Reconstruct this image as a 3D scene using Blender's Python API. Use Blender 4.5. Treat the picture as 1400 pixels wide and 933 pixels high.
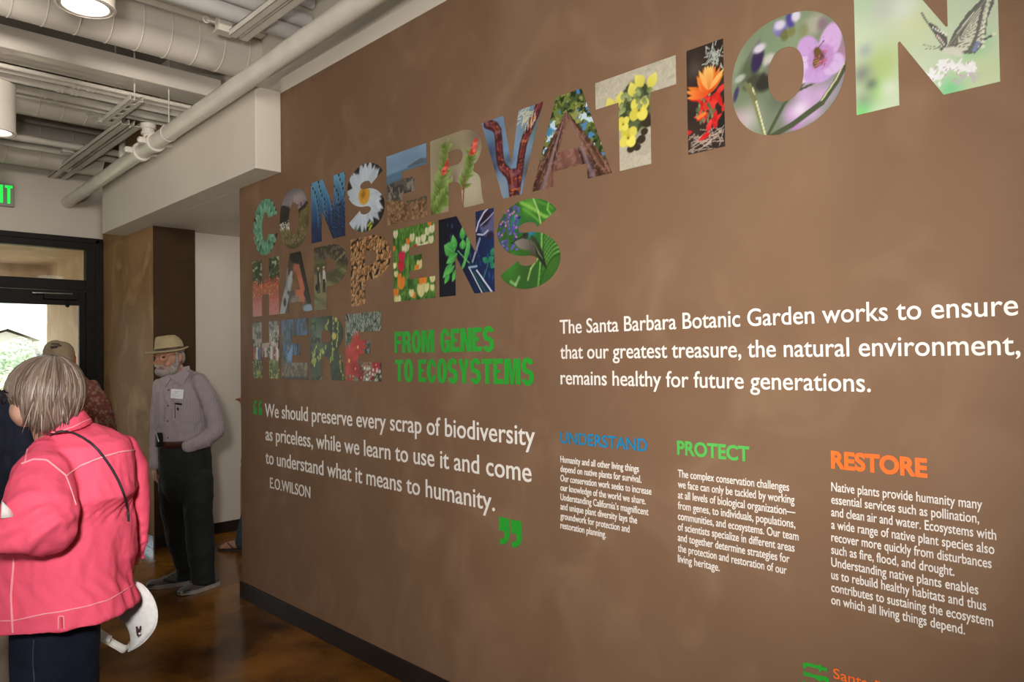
import bpy, bmesh, math, random
import numpy as np
from mathutils import Vector, Matrix
from mathutils.bvhtree import BVHTree

SC = bpy.context.scene
COL = SC.collection
for _o in list(bpy.data.objects):
    bpy.data.objects.remove(_o)
rnd = random.Random(7)

# ------------------------------------------------------------------ camera
FPX = 995.537
RM = np.array([[0.70125, 0.71277, -0.01438],
               [-0.02378, 0.00322, -0.99971],
               [-0.71252, 0.70139, 0.01899]])
def _camrot(rx, ry, rz):
    fw = np.array([math.sin(rz)*math.cos(rx), math.cos(rz)*math.cos(rx), math.sin(rx)])
    rt = np.array([math.cos(rz), -math.sin(rz), 0.0])
    dn = np.cross(fw, rt)
    c, s = math.cos(ry), math.sin(ry)
    return np.stack([c*rt+s*dn, -s*rt+c*dn, fw])
RM = _camrot(0.0189937, 0.0143787, -0.7931306)
CAM = np.array([0.0, -2.143, 1.6])
cd = bpy.data.cameras.new('camera')
cd.sensor_width = 36.0
cd.lens = FPX/1400*36.0
cd.clip_start = 0.05
cd.clip_end = 400
co = bpy.data.objects.new('camera', cd)
COL.objects.link(co)
mw = Matrix.Identity(4)
for i in range(3):
    mw[i][0] = RM[0][i]; mw[i][1] = -RM[1][i]; mw[i][2] = -RM[2][i]; mw[i][3] = CAM[i]
co.matrix_world = mw
SC.camera = co

# ------------------------------------------------------------------ light and exposure
SC.view_settings.view_transform = 'Standard'
SC.view_settings.look = 'None'
SC.view_settings.gamma = 1.0
SC.view_settings.use_curve_mapping = False
SC.view_settings.exposure = 0.0
wd = bpy.data.worlds.new('world')
SC.world = wd
wd.use_nodes = True
_b = wd.node_tree.nodes['Background']
_b.inputs[0].default_value = (0.90, 0.95, 1.0, 1)
_b.inputs[1].default_value = 3.0

def area(name, loc, target, size, power, color=(1, 1, 1), sy=None, spread=180):
    l = bpy.data.lights.new(name, 'AREA')
    l.shape = 'RECTANGLE' if sy else 'SQUARE'
    l.size = size
    if sy: l.size_y = sy
    l.energy = power; l.color = color; l.spread = math.radians(spread)
    o = bpy.data.objects.new(name, l); COL.objects.link(o)
    o.location = loc
    o.rotation_euler = (Vector(target)-Vector(loc)).to_track_quat('-Z', 'Y').to_euler()
    return o
area('rear_fill', (0.6, -5.6, 2.3), (-1.4, 0.0, 1.9), 2.6, 26, (1.0, 0.955, 0.90), 2.0)  # unseen fill lamp behind the camera, added to light the mural side
area('room_fill', (-3.6, -5.2, 1.7), (-5.2, -0.8, 3.5), 2.4, 19, (1.0, 0.94, 0.86))  # added fill from the rear, aimed up to brighten ducts and bulkhead
area('low_rear_fill', (-4.9, -5.2, 0.7), (-4.9, -1.6, 4.1), 1.8, 13, (1.0, 0.94, 0.86), None, 75)  # another unseen fill, set low and tilted up to lift the ceiling
area('ceiling_fill', (-0.3, -1.9, 3.1), (-6.8, -1.35, 3.3), 0.6, 17, (1.0, 0.94, 0.86), None, 52)  # narrow fill added to brighten ducts and entrance wall, no fixture there
area('corridor_light', (-5.8, 1.9, 2.65), (-6.2, 1.0, 0.0), 0.6, 9, (1.0, 0.95, 0.88))
# the photographer's flash, just beside and above the lens
_f = bpy.data.lights.new('flash_light', 'SPOT'); _f.energy = 440; _f.spot_size = math.radians(106); _f.spot_blend = 1.0; _f.shadow_soft_size = 0.09; _f.color = (1.0, 0.955, 0.90)
_fo = bpy.data.objects.new('flash_light', _f); COL.objects.link(_fo); _fo.location = (-0.14, -2.30, 1.86)
_fo.rotation_euler = (Vector((-2.15, 0.0, 1.85))-Vector((-0.14, -2.30, 1.86))).to_track_quat('-Z', 'Y').to_euler()
_s = bpy.data.lights.new('sun', 'SUN'); _s.energy = 5.0; _s.angle = math.radians(3); _s.color = (1.0, 0.95, 0.86)
_so = bpy.data.objects.new('sun', _s); COL.objects.link(_so)
_so.rotation_euler = Vector((-0.55, 0.62, -0.9)).to_track_quat('-Z', 'Y').to_euler()

# ------------------------------------------------------------------ measuring helpers
def ray(u, v):
    return RM.T @ np.array([(u-700)/FPX, (v-466.5)/FPX, 1.0])
def P(u, v, z):
    return CAM + z*ray(u, v)
def on(u, v, ax, val):
    d = ray(u, v)
    return CAM + (val-CAM[ax])/d[ax]*d

# ------------------------------------------------------------------ noise
def _hash(i, seed):
    n = (i[..., 0]*374761393 + i[..., 1]*668265263 + i[..., 2]*2147483647 + seed*1274126177) & 0xffffffff
    n = ((n ^ (n >> 13))*1274126177) & 0xffffffff
    n = n ^ (n >> 16)
    return (n & 0xffff)/65535.0
def vnoise(p, seed=0):
    p = np.asarray(p, float)
    i = np.floor(p).astype(np.int64); f = p-i; f = f*f*(3-2*f)
    r = 0
    for dx in (0, 1):
        for dy in (0, 1):
            for dz in (0, 1):
                w = (f[..., 0] if dx else 1-f[..., 0])*(f[..., 1] if dy else 1-f[..., 1])*(f[..., 2] if dz else 1-f[..., 2])
                r = r + w*_hash(i+np.array([dx, dy, dz]), seed)
    return r
def fbm(p, o=4, seed=0):
    p = np.asarray(p, float)
    a, r, t = 0.5, 0, 0
    for k in range(o):
        r = r + a*vnoise(p*(2**k)+k*17.3, seed+k); t += a; a *= 0.5
    return r/t

# ------------------------------------------------------------------ materials
def srgb(c):
    return tuple((x/12.92 if x <= 0.04045 else ((x+0.055)/1.055)**2.4) for x in [y/255 for y in c])
def mat(name, c1, c2=None, scale=6.0, stretch=(1, 1, 1), rough=0.6, bump=0.0, metal=0.0, spec=0.5, detail=5.0, lo=0.35, hi=0.65, bscale=None, rrange=0.0):
    m = bpy.data.materials.new(name); m.use_nodes = True
    nt = m.node_tree; b = nt.nodes['Principled BSDF']
    b.inputs['Roughness'].default_value = rough
    b.inputs['Metallic'].default_value = metal
    b.inputs['Specular IOR Level'].default_value = spec
    if c2 is None and not bump:
        # a faint mottling keeps every surface procedural
        c2 = tuple(x*0.93 for x in c1)
    if c2 is None: c2 = c1
    g = nt.nodes.new('ShaderNodeNewGeometry')
    mp = nt.nodes.new('ShaderNodeMapping'); mp.inputs['Scale'].default_value = stretch
    nt.links.new(g.outputs['Position'], mp.inputs['Vector'])
    n = nt.nodes.new('ShaderNodeTexNoise'); n.inputs['Scale'].default_value = scale; n.inputs['Detail'].default_value = detail
    nt.links.new(mp.outputs[0], n.inputs['Vector'])
    r = nt.nodes.new('ShaderNodeValToRGB')
    r.color_ramp.elements[0].position = lo; r.color_ramp.elements[1].position = hi
    r.color_ramp.elements[0].color = (*c1, 1); r.color_ramp.elements[1].color = (*c2, 1)
    nt.links.new(n.outputs['Fac'], r.inputs['Fac'])
    nt.links.new(r.outputs['Color'], b.inputs['Base Color'])
    if rrange:
        mr = nt.nodes.new('ShaderNodeMapRange')
        mr.inputs['To Min'].default_value = rough-rrange; mr.inputs['To Max'].default_value = rough+rrange
        nt.links.new(n.outputs['Fac'], mr.inputs['Value']); nt.links.new(mr.outputs[0], b.inputs['Roughness'])
    if bump:
        n2 = nt.nodes.new('ShaderNodeTexNoise'); n2.inputs['Scale'].default_value = bscale or scale*3; n2.inputs['Detail'].default_value = 4
        nt.links.new(mp.outputs[0], n2.inputs['Vector'])
        bp = nt.nodes.new('ShaderNodeBump'); bp.inputs['Strength'].default_value = bump; bp.inputs['Distance'].default_value = 0.01
        nt.links.new(n2.outputs['Fac'], bp.inputs['Height']); nt.links.new(bp.outputs[0], b.inputs['Normal'])
    return m
def attr_mat(name, rough=0.5, spec=0.4):
    m = bpy.data.materials.new(name); m.use_nodes = True
    nt = m.node_tree; b = nt.nodes['Principled BSDF']
    a = nt.nodes.new('ShaderNodeAttribute'); a.attribute_name = 'print'
    nt.links.new(a.outputs['Color'], b.inputs['Base Color'])
    b.inputs['Roughness'].default_value = rough; b.inputs['Specular IOR Level'].default_value = spec
    return m
def glow(name, col, strength):
    m = bpy.data.materials.new(name); m.use_nodes = True
    nt = m.node_tree; e = nt.nodes.new('ShaderNodeEmission')
    e.inputs[0].default_value = (*col, 1); e.inputs[1].default_value = strength
    nt.links.new(e.outputs[0], nt.nodes['Material Output'].inputs[0])
    return m
def plaster(name, c1, c2, c3, rough=0.5):
    """trowelled plaster: cloudy patches, faint upright trowel streaks and a few pale scratches"""
    m = bpy.data.materials.new(name); m.use_nodes = True
    nt = m.node_tree; L = nt.links; b = nt.nodes['Principled BSDF']
    b.inputs['Specular IOR Level'].default_value = 0.05
    g = nt.nodes.new('ShaderNodeNewGeometry')
    def noise(scale, st, det, dist=0.0):
        mp = nt.nodes.new('ShaderNodeMapping'); mp.inputs['Scale'].default_value = st
        L.new(g.outputs['Position'], mp.inputs['Vector'])
        n = nt.nodes.new('ShaderNodeTexNoise'); n.inputs['Scale'].default_value = scale
        n.inputs['Detail'].default_value = det; n.inputs['Distortion'].default_value = dist
        L.new(mp.outputs[0], n.inputs['Vector']); return n
    a = noise(1.6, (1, 1, 0.8), 8, 0.8); s = noise(3.0, (1.0, 1.0, 0.9), 8, 1.1)
    r1 = nt.nodes.new('ShaderNodeValToRGB'); r1.color_ramp.elements[0].color = (*c1, 1); r1.color_ramp.elements[1].color = (*c2, 1)
    r1.color_ramp.elements[0].position = 0.32; r1.color_ramp.elements[1].position = 0.68
    L.new(a.outputs['Fac'], r1.inputs['Fac'])
    r2 = nt.nodes.new('ShaderNodeValToRGB'); r2.color_ramp.elements[0].color = (0, 0, 0, 1); r2.color_ramp.elements[1].color = (1, 1, 1, 1)
    r2.color_ramp.elements[0].position = 0.50; r2.color_ramp.elements[1].position = 0.72
    L.new(s.outputs['Fac'], r2.inputs['Fac'])
    mx = nt.nodes.new('ShaderNodeMix'); mx.data_type = 'RGBA'
    mul = nt.nodes.new('ShaderNodeMath'); mul.operation = 'MULTIPLY'; mul.inputs[1].default_value = 0.7
    L.new(r2.outputs['Color'], mul.inputs[0]); L.new(mul.outputs[0], mx.inputs['Factor'])
    L.new(r1.outputs['Color'], mx.inputs['A']); mx.inputs['B'].default_value = (*c3, 1)
    L.new(mx.outputs['Result'], b.inputs['Base Color'])
    mr = nt.nodes.new('ShaderNodeMapRange'); mr.inputs['To Min'].default_value = rough-0.08; mr.inputs['To Max'].default_value = rough+0.12
    L.new(a.outputs['Fac'], mr.inputs['Value']); L.new(mr.outputs[0], b.inputs['Roughness'])
    bp = nt.nodes.new('ShaderNodeBump'); bp.inputs['Strength'].default_value = 0.12; bp.inputs['Distance'].default_value = 0.01
    L.new(s.outputs['Fac'], bp.inputs['Height']); L.new(bp.outputs[0], b.inputs['Normal'])
    return m

MT = {}
MT['mural'] = plaster('mural_plaster', (0.172, 0.1005, 0.059), (0.204, 0.122, 0.074), (0.238, 0.147, 0.091), 0.50)
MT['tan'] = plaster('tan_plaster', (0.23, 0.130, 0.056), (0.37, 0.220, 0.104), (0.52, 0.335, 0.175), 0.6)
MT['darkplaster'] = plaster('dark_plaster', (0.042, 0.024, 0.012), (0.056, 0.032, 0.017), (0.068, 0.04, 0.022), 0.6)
MT['porch'] = plaster('porch_plaster', (0.52, 0.36, 0.23), (0.68, 0.50, 0.35), (0.74, 0.57, 0.42), 0.7)
MT['white'] = mat('white_paint', (0.66, 0.60, 0.51), (0.62, 0.56, 0.475), 2.0, rough=0.6)
MT['whitewall'] = mat('grey_white_paint', (0.58, 0.52, 0.445), (0.54, 0.485, 0.415), 1.4, rough=0.5)
MT['ceil'] = mat('ceiling_paint', (0.56, 0.50, 0.42), (0.50, 0.45, 0.38), 3.0, rough=0.5)
MT['duct'] = mat('duct_paint', (0.68, 0.62, 0.54), (0.63, 0.575, 0.50), 3.0, rough=0.30)
MT['pipe'] = mat('pipe_paint', (0.66, 0.61, 0.53), (0.60, 0.555, 0.48), 8.0, rough=0.28, spec=0.7)
MT['greypipe'] = mat('insulation_grey', (0.46, 0.43, 0.41), (0.40, 0.375, 0.355), 9.0, rough=0.35)
MT['deck'] = mat('deck_dark', (0.22, 0.20, 0.17), (0.16, 0.145, 0.12), 2.0, rough=0.7)
MT['floor'] = mat('stained_concrete', (0.045, 0.016, 0.003), (0.290, 0.115, 0.015), 1.9, rough=0.20, detail=9, lo=0.36, hi=0.66, rrange=0.08, spec=0.5)
MT['base'] = mat('dark_baseboard', (0.016, 0.011, 0.009), (0.022, 0.015, 0.012), 8, rough=0.5, spec=0.2)
MT['metalbase'] = mat('brushed_metal', (0.42, 0.45, 0.50), (0.50, 0.53, 0.58), 20, rough=0.25, metal=0.8)
MT['black'] = mat('black_aluminium', (0.010, 0.0085, 0.0075), (0.014, 0.012, 0.010), 10, rough=0.5, spec=0.15)
MT['steel'] = mat('satin_steel', (0.55, 0.55, 0.55), (0.48, 0.48, 0.48), 30, rough=0.3, metal=0.9)
MT['lettering'] = mat('white_vinyl', (0.80, 0.77, 0.73), (0.77, 0.74, 0.70), 5, rough=0.5)
MT['green'] = mat('green_vinyl', srgb((40, 160, 46)), srgb((36, 150, 42)), 5, rough=0.5)
MT['green2'] = mat('leaf_green_vinyl', srgb((84, 180, 80)), srgb((78, 170, 74)), 5, rough=0.5)
MT['blue'] = mat('blue_vinyl', srgb((10, 128, 180)), srgb((10, 120, 170)), 5, rough=0.5)
MT['orange'] = mat('orange_vinyl', srgb((250, 112, 30)), srgb((240, 104, 26)), 5, rough=0.5)
MT['print'] = attr_mat('photo_print', 0.42, 0.45)
MT['paint'] = attr_mat('coloured_cloth', 0.75, 0.2)

# ------------------------------------------------------------------ mesh helpers
class MB:
    """collects shapes in world coordinates; build() links them as ONE mesh object"""
    def __init__(s): s.v = []; s.f = []
    def add(s, v, f):
        n = len(s.v); s.v += [tuple(map(float, p)) for p in v]; s.f += [tuple(i+n for i in q) for q in f]; return s
    def box(s, a, b, bev=0.0):
        bm = bmesh.new()
        bmesh.ops.create_cube(bm, size=1)
        a = np.minimum(a, b) if False else np.array(a, float); b = np.array(b, float)
        lo, hi = np.minimum(a, b), np.maximum(a, b)
        for vv in bm.verts:
            vv.co = Vector((lo+hi)/2) + Vector(np.array(vv.co)*(hi-lo))
        if bev: bmesh.ops.bevel(bm, geom=bm.edges[:], offset=bev, segments=2, affect='EDGES', profile=0.5)
        bm.verts.index_update()
        s.add([q.co for q in bm.verts], [[q.index for q in ff.verts] for ff in bm.faces]); bm.free(); return s
    def rings(s, R, cap=True, closed=False):
        n = len(R[0]); v = [p for r in R for p in r]; f = []
        m = len(R)
        for i in range(m-1 if not closed else m):
            for j in range(n):
                a = i*n+j; b = i*n+(j+1) % n; k = (i+1) % m
                f.append((a, b, k*n+(j+1) % n, k*n+j))
        if cap and not closed:
            f.append(tuple(range(n-1, -1, -1))); f.append(tuple((m-1)*n+j for j in range(n)))
        return s.add(v, f)
    def tube(s, pts, rad, n=12, round_ends=False, closed=False, flat=1.0):
        pts = [np.array(p, float) for p in pts]
        rad = list(rad) if hasattr(rad, '__len__') else [rad]*len(pts)
        if round_ends:
            d0 = pts[0]-pts[1]; d0 /= np.linalg.norm(d0)+1e-9; d1 = pts[-1]-pts[-2]; d1 /= np.linalg.norm(d1)+1e-9
            pre = [(pts[0]+d0*rad[0]*c, rad[0]*max(q, .05)) for c, q in ((0.98, .1), (.8, .6), (.45, .89))]
            post = [(pts[-1]+d1*rad[-1]*c, rad[-1]*max(q, .05)) for c, q in ((.45, .89), (.8, .6), (0.98, .1))]
            pts = [p for p, _ in pre]+pts+[p for p, _ in post]; rad = [r for _, r in pre]+rad+[r for _, r in post]
        m = len(pts); R = []; up = None
        for i in range(m):
            if closed: t = pts[(i+1) % m]-pts[i-1]
            else: t = pts[min(i+1, m-1)]-pts[max(i-1, 0)]
            t = t/(np.linalg.norm(t)+1e-12)
            if up is None:
                up = np.array([0, 0, 1.0]) if abs(t[2]) < .9 else np.array([1.0, 0, 0])
            a = np.cross(up, t); a /= np.linalg.norm(a)+1e-12; b = np.cross(t, a); up = b
            R.append([pts[i]+rad[i]*(math.cos(q)*a+flat*math.sin(q)*b) for q in [2*math.pi*j/n for j in range(n)]])
        return s.rings(R, True, closed)
    def ell(s, c, ax, n=16, m=10):
        """ellipsoid: centre, three axis vectors"""
        c = np.array(c, float); R = []
        for i in range(m+1):
            th = math.pi*(i+.02*(i == 0)-.02*(i == m))/m
            R.append([c+ax[2]*math.cos(th)+math.sin(th)*(ax[0]*math.cos(q)+ax[1]*math.sin(q)) for q in [-2*math.pi*j/n for j in range(n)]])
        return s.rings(R)
    def prism(s, poly, d):
        """flat polygon (list of 3d points) pushed along vector d"""
        n = len(poly); d = np.array(d, float)
        v = [np.array(p, float) for p in poly]; v2 = [p+d for p in v]
        f = [tuple(range(n)), tuple(range(2*n-1, n-1, -1))]+[(i, (i+1) % n, n+(i+1) % n, n+i) for i in range(n)]
        return s.add(v+v2, f)
    def build(s, name, m, parent=None, smooth=False, bevel=0):
        me = bpy.data.meshes.new(name)
        me.from_pydata(s.v, [], s.f)
        bm = bmesh.new(); bm.from_mesh(me); bmesh.ops.recalc_face_normals(bm, faces=bm.faces[:]); bm.to_mesh(me); bm.free()
        return link(name, me, m, parent, smooth)
def wloc(o):
    p = np.zeros(3)
    while o is not None:
        p = p+np.array(o.location); o = o.parent
    return p
def link(name, me, m, parent=None, smooth=False, flatangle=True):
    n = len(me.vertices)
    co_ = np.empty(n*3); me.vertices.foreach_get('co', co_); co_ = co_.reshape(-1, 3)
    if parent is not None: off = wloc(parent)
    else: off = np.array([(co_[:, 0].min()+co_[:, 0].max())/2, (co_[:, 1].min()+co_[:, 1].max())/2, co_[:, 2].min()])
    me.vertices.foreach_set('co', (co_-off).ravel())
    if smooth:
        me.polygons.foreach_set('use_smooth', [True]*len(me.polygons))
        if smooth == 'auto':
            try: me.set_sharp_from_angle(angle=math.radians(38))
            except Exception: pass
    me.update()
    if m is not None: me.materials.append(m)
    o = bpy.data.objects.new(name, me); COL.objects.link(o)
    if parent is not None: o.parent = parent
    else: o.location = off
    return o
def tag(o, label, cat, group=None, kind=None):
    o['label'] = label; o['category'] = cat
    if group: o['group'] = group
    if kind: o['kind'] = kind
    return o
def thing(name, label, cat, loc, group=None):
    o = bpy.data.objects.new(name, None); COL.objects.link(o); o.location = loc; o.empty_display_size = 0.1
    return tag(o, label, cat, group)
def struct(name, mb, m, smooth=False):
    o = mb.build(name, m, None, smooth); o['kind'] = 'structure'; return o
def meshdata(o):
    me = o.data; n = len(me.vertices)
    c = np.empty(n*3); me.vertices.foreach_get('co', c); return c.reshape(-1, 3)
def fuse(mb, voxel, smooth_it=4, fn=None, factor=0.5):
    """grow all the shapes of a builder together into one continuous skin"""
    me = bpy.data.meshes.new('tmp'); me.from_pydata(mb.v, [], mb.f)
    bm = bmesh.new(); bm.from_mesh(me); bmesh.ops.recalc_face_normals(bm, faces=bm.faces[:]); bm.to_mesh(me); bm.free()
    o = bpy.data.objects.new('tmp', me); COL.objects.link(o)
    r = o.modifiers.new('r', 'REMESH'); r.mode = 'VOXEL'; r.voxel_size = voxel
    if smooth_it:
        q = o.modifiers.new('s', 'SMOOTH'); q.iterations = smooth_it; q.factor = factor
    dg = bpy.context.evaluated_depsgraph_get()
    out = bpy.data.meshes.new_from_object(o.evaluated_get(dg))
    bpy.data.objects.remove(o); bpy.data.meshes.remove(me)
    if fn is not None:
        n = len(out.vertices)
        c = np.empty(n*3); out.vertices.foreach_get('co', c); c = c.reshape(-1, 3)
        nn = np.empty(n*3); out.vertices.foreach_get('normal', nn); nn = nn.reshape(-1, 3)
        out.vertices.foreach_set('co', (c+nn*fn(c, nn)[:, None]).ravel())
    out.materials.clear()
    return out
def bvh_of(me_world_verts, me):
    return BVHTree.FromPolygons([Vector(p) for p in me_world_verts], [tuple(p.vertices) for p in me.polygons])
def hit(bvh, u, v, lift=0.0, view=True):
    d = Vector(ray(u, v)).normalized()
    loc, nor, idx, dist = bvh.ray_cast(Vector(CAM), d)
    if loc is None: return None
    return np.array(loc)-np.array(d)*lift
def setattr_col(me, cols):
    a = me.color_attributes.new('print', 'FLOAT_COLOR', 'POINT')
    buf = np.ones((len(me.vertices), 4)); buf[:, :3] = cols
    a.data.foreach_set('color', buf.ravel())
# ================================================================== THE ROOM
struct('floor', MB().box((-8.15, -6.1, -0.12), (4.1, 3.1, 0.0)), MT['floor'])
struct('ceiling', MB().box((-8.15, -6.1, 4.15), (4.1, 3.1, 4.3)), MT['deck'])
struct('wall_mural', MB().box((-4.79, 0.0, 0.0), (4.0, 0.15, 3.245)), MT['mural'])
struct('wall_upper', MB().box((-6.58, 0.10, 3.245), (4.0, 0.16, 4.15)).box((-6.58, 0.10, 2.85), (-4.79, 0.16, 3.245)), MT['ceil'])  # darker paint here puts the shade above the trim band into the colour
struct('trim_upper', MB().box((-4.19, 0.0, 3.245), (4.0, 0.1, 3.335)), MT['white'])
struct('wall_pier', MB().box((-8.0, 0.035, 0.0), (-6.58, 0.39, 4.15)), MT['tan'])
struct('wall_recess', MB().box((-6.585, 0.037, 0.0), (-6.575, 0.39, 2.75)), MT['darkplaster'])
struct('wall_corridor', MB().box((-6.80, 0.385, 0.0), (-6.686, 3.0, 2.75)), MT['whitewall'])
struct('wall_corridor_end', MB().box((-6.8, 3.0, 0.0), (-3.8, 3.1, 2.75)), MT['whitewall'])
struct('wall_corridor_inner', MB().box((-3.9, 0.16, 0.0), (-3.8, 3.0, 2.75)), MT['whitewall'])
struct('trim_bulkhead', MB().box((-7.27, -0.166, 2.75), (-4.19, -0.001, 3.25), 0.004).box((-6.68, 0.0, 2.75), (-4.80, 3.0, 2.85)).box((-6.80, 0.385, 2.75), (-6.68, 3.0, 2.85)).box((-7.27, -0.001, 2.75), (-6.68, 0.045, 3.25)), MT['white'])
struct('wall_rear', MB().box((-8.15, -6.1, 0), (-2.2, -6.0, 4.15)).box((2.6, -6.1, 0), (4.0, -6.0, 4.15)).box((-2.2, -6.1, 0), (2.6, -6.0, 1.0)).box((-2.2, -6.1, 3.6), (2.6, -6.0, 4.15)), MT['whitewall'])
struct('wall_right', MB().box((4.0, -6.1, 0), (4.1, 0.15, 4.15)), MT['whitewall'])
DX = -8.0
struct('wall_entrance', MB().box((DX-0.15, -6.0, 0), (DX, -3.0, 4.15)).box((DX-0.15, -3.0, 2.806), (DX, 0.40, 4.15)), MT['whitewall'])
struct('baseboard_mural', MB().box((-4.79, -0.012, 0), (4.0, 0.0, 0.107), 0.003).box((-4.802, -0.012, 0), (-4.79, 0.15, 0.107)), MT['base'])
struct('baseboard_recess', MB().box((-6.575, 0.037, 0), (-6.563, 0.39, 0.10)).box((-6.686, 0.39, 0), (-6.674, 3.0, 0.10)), MT['base'])
struct('baseboard_pier', MB().box((-7.95, 0.023, 0.0), (-6.56, 0.035, 0.1), 0.003), MT['metalbase'])

# thin clear glass: mostly see-through with a weak mirror reflection
def glass_mat():
    m = bpy.data.materials.new('clear_glass'); m.use_nodes = True
    nt = m.node_tree; L = nt.links
    t = nt.nodes.new('ShaderNodeBsdfTransparent'); t.inputs[0].default_value = (0.95, 0.98, 0.97, 1)
    g = nt.nodes.new('ShaderNodeBsdfGlossy'); g.inputs['Roughness'].default_value = 0.02
    f = nt.nodes.new('ShaderNodeFresnel'); f.inputs[0].default_value = 1.35
    mx = nt.nodes.new('ShaderNodeMixShader')
    L.new(f.outputs[0], mx.inputs[0]); L.new(t.outputs[0], mx.inputs[1]); L.new(g.outputs[0], mx.inputs[2])
    L.new(mx.outputs[0], nt.nodes['Material Output'].inputs[0])
    return m
MT['glass'] = glass_mat()

def setting(name, loc, label, cat):
    o = bpy.data.objects.new(name, None); COL.objects.link(o); o.location = loc
    tag(o, label, cat, None, 'structure'); return o
# storefront frame with transom light, then two glazed leaves
fr = setting('window_1', (DX, -1.5, 0), 'black framed glazed transom above the entrance doors', 'window')
F = MB()
F.box((DX-0.08, -3.0, 2.69), (DX+0.015, 0.035, 2.806), 0.004)          # head
F.box((DX+0.015, -3.0, 2.755), (DX+0.028, 0.0, 2.806), 0.003)
F.box((DX-0.08, -0.115, 0), (DX+0.015, 0.035, 2.69), 0.004)            # jamb
F.box((DX+0.015, -0.035, 0), (DX+0.028, 0.035, 2.79), 0.003)
F.box((DX-0.08, -3.0, 2.285), (DX+0.015, -0.115, 2.388), 0.004)        # transom bar
F.box((DX-0.08, -3.0, 0), (DX+0.015, -2.9, 2.69), 0.004)
F.box((DX-0.08, -2.05, 0), (DX+0.015, -1.97, 2.285), 0.004)
F.box((DX-0.08, -2.9, 0), (DX+0.015, -2.05, 0.15), 0.004)
F.build('window_frame', MT['black'], fr)
MB().box((DX-0.035, -2.9, 2.388), (DX-0.027, -0.115, 2.69)).build('window_pane', MT['glass'], fr)
MB().box((DX-0.035, -2.9, 0.15), (DX-0.027, -2.05, 2.285)).build('window_pane', MT['glass'], fr)
def leaf(n, y0, y1, hinge_right, label):
    d = setting('door_%d' % n, (DX, (y0+y1)/2, 0), label, 'door')
    b = MB()
    st = 0.055
    b.box((DX-0.055, y1-st, 0.01), (DX-0.005, y1, 2.28), 0.003).box((DX-0.055, y0, 0.01), (DX-0.005, y0+st, 2.28), 0.003)
    b.box((DX-0.055, y0+st, 2.142), (DX-0.005, y1-st, 2.28), 0.003).box((DX-0.055, y0+st, 0.01), (DX-0.005, y1-st, 0.26), 0.003)
    b.build('door_frame', MT['black'], d)
    MB().box((DX-0.034, y0+st, 0.26), (DX-0.028, y1-st, 2.142)).build('door_pane', MT['glass'], d)
    MB().tube([(DX+0.045, y0+0.1, 1.02), (DX+0.045, y1-0.1, 1.02)], 0.014, 10).box((DX-0.01, y0+0.09, 1.0), (DX+0.05, y0+0.12, 1.04)).box((DX-0.01, y1-0.12, 1.0), (DX+0.05, y1-0.09, 1.04)).build('door_handle', MT['steel'], d, True)
    cl = MB().box((DX-0.005, y1-0.36, 2.19), (DX+0.05, y1-0.08, 2.245), 0.006).build('door_closer', MT['black'], d)
    MB().tube([(DX+0.055, y1-0.45, 2.243), (DX+0.055, y1-0.13, 2.247)], 0.0075, 8, True).build('closer_arm', MT['steel'], cl, True)
    MB().ell((DX+0.035, y1-0.165, 2.135), np.eye(3)*0.019, 12, 8).tube([(DX+0.03, y1-0.165, 2.19), (DX+0.035, y1-0.165, 2.14)], 0.006, 8).build('door_stop', MT['black'], cl, True)
    return d
leaf(1, -1.04, -0.117, True, 'black framed glass entrance door beside the tan plaster pier')
leaf(2, -1.965, -1.045, False, 'black framed glass entrance door leaf farther from the pier')

# porch outside the doors
struct('wall_porch', MB().box((-9.72, -0.08, -0.1), (-8.15, 0.2, 2.9)).box((-9.72, -4.0, -0.1), (-8.15, -3.7, 2.9)), MT['porch'])
struct('ceiling_porch', MB().box((-9.95, -4.0, 2.70), (-8.08, 0.2, 2.95)), MT['porch'])
struct('trim_porch', MB().box((-9.95, -4.0, 2.36), (-9.70, 0.2, 2.72)), MT['porch'])
struct('floor_porch', MB().box((-11.5, -4.0, -0.12), (-8.15, 0.4, -0.01)), mat('porch_concrete', (0.42, 0.39, 0.34), (0.36, 0.33, 0.29), 3, rough=0.8))
struct('added_rear_window', MB().box((-2.2, -6.08, 1.0), (-2.1, -6.02, 3.6)).box((2.5, -6.08, 1.0), (2.6, -6.02, 3.6)).box((-2.1, -6.08, 3.5), (2.5, -6.02, 3.6)).box((-2.1, -6.08, 1.0), (2.5, -6.02, 1.1)).box((0.15, -6.08, 1.1), (0.25, -6.02, 3.5)).box((-2.1, -6.055, 1.1), (2.5, -6.045, 3.5)), MT['black'])  # unseen rear window, made up to go with the added fill lamp

# ------------------------------------------------------------------ outdoors
G = mat('dry_ground', (0.30, 0.32, 0.16), (0.42, 0.38, 0.24), 0.3, rough=0.9)
struct('ground', MB().box((-120, -60, -1.2), (-11.5, 80, -1.0)), G)
def hillmesh():
    R = []; m = MB()
    n = 40
    xs = np.linspace(-60, 90, n); v = []; f = []
    for i, y in enumerate(xs):
        h = 8.0+6.5*fbm(np.array([[y*0.03, 1.3, 2.2]]), 4, 3)[0]
        for k, (x, z) in enumerate(((-85, -1.2), (-95, h*0.45), (-108, h*0.85), (-118, h), (-119, -1.2))):
            v.append((x+2*math.sin(y*0.2+k), y, z))
    for i in range(n-1):
        for k in range(4):
            a = i*5+k; f.append((a, a+1, a+6, a+5))
    return m.add(v, f)
struct('hills', hillmesh(), mat('pale_hills', (0.62, 0.66, 0.66), (0.74, 0.76, 0.74), 0.08, rough=0.95), True)

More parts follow.
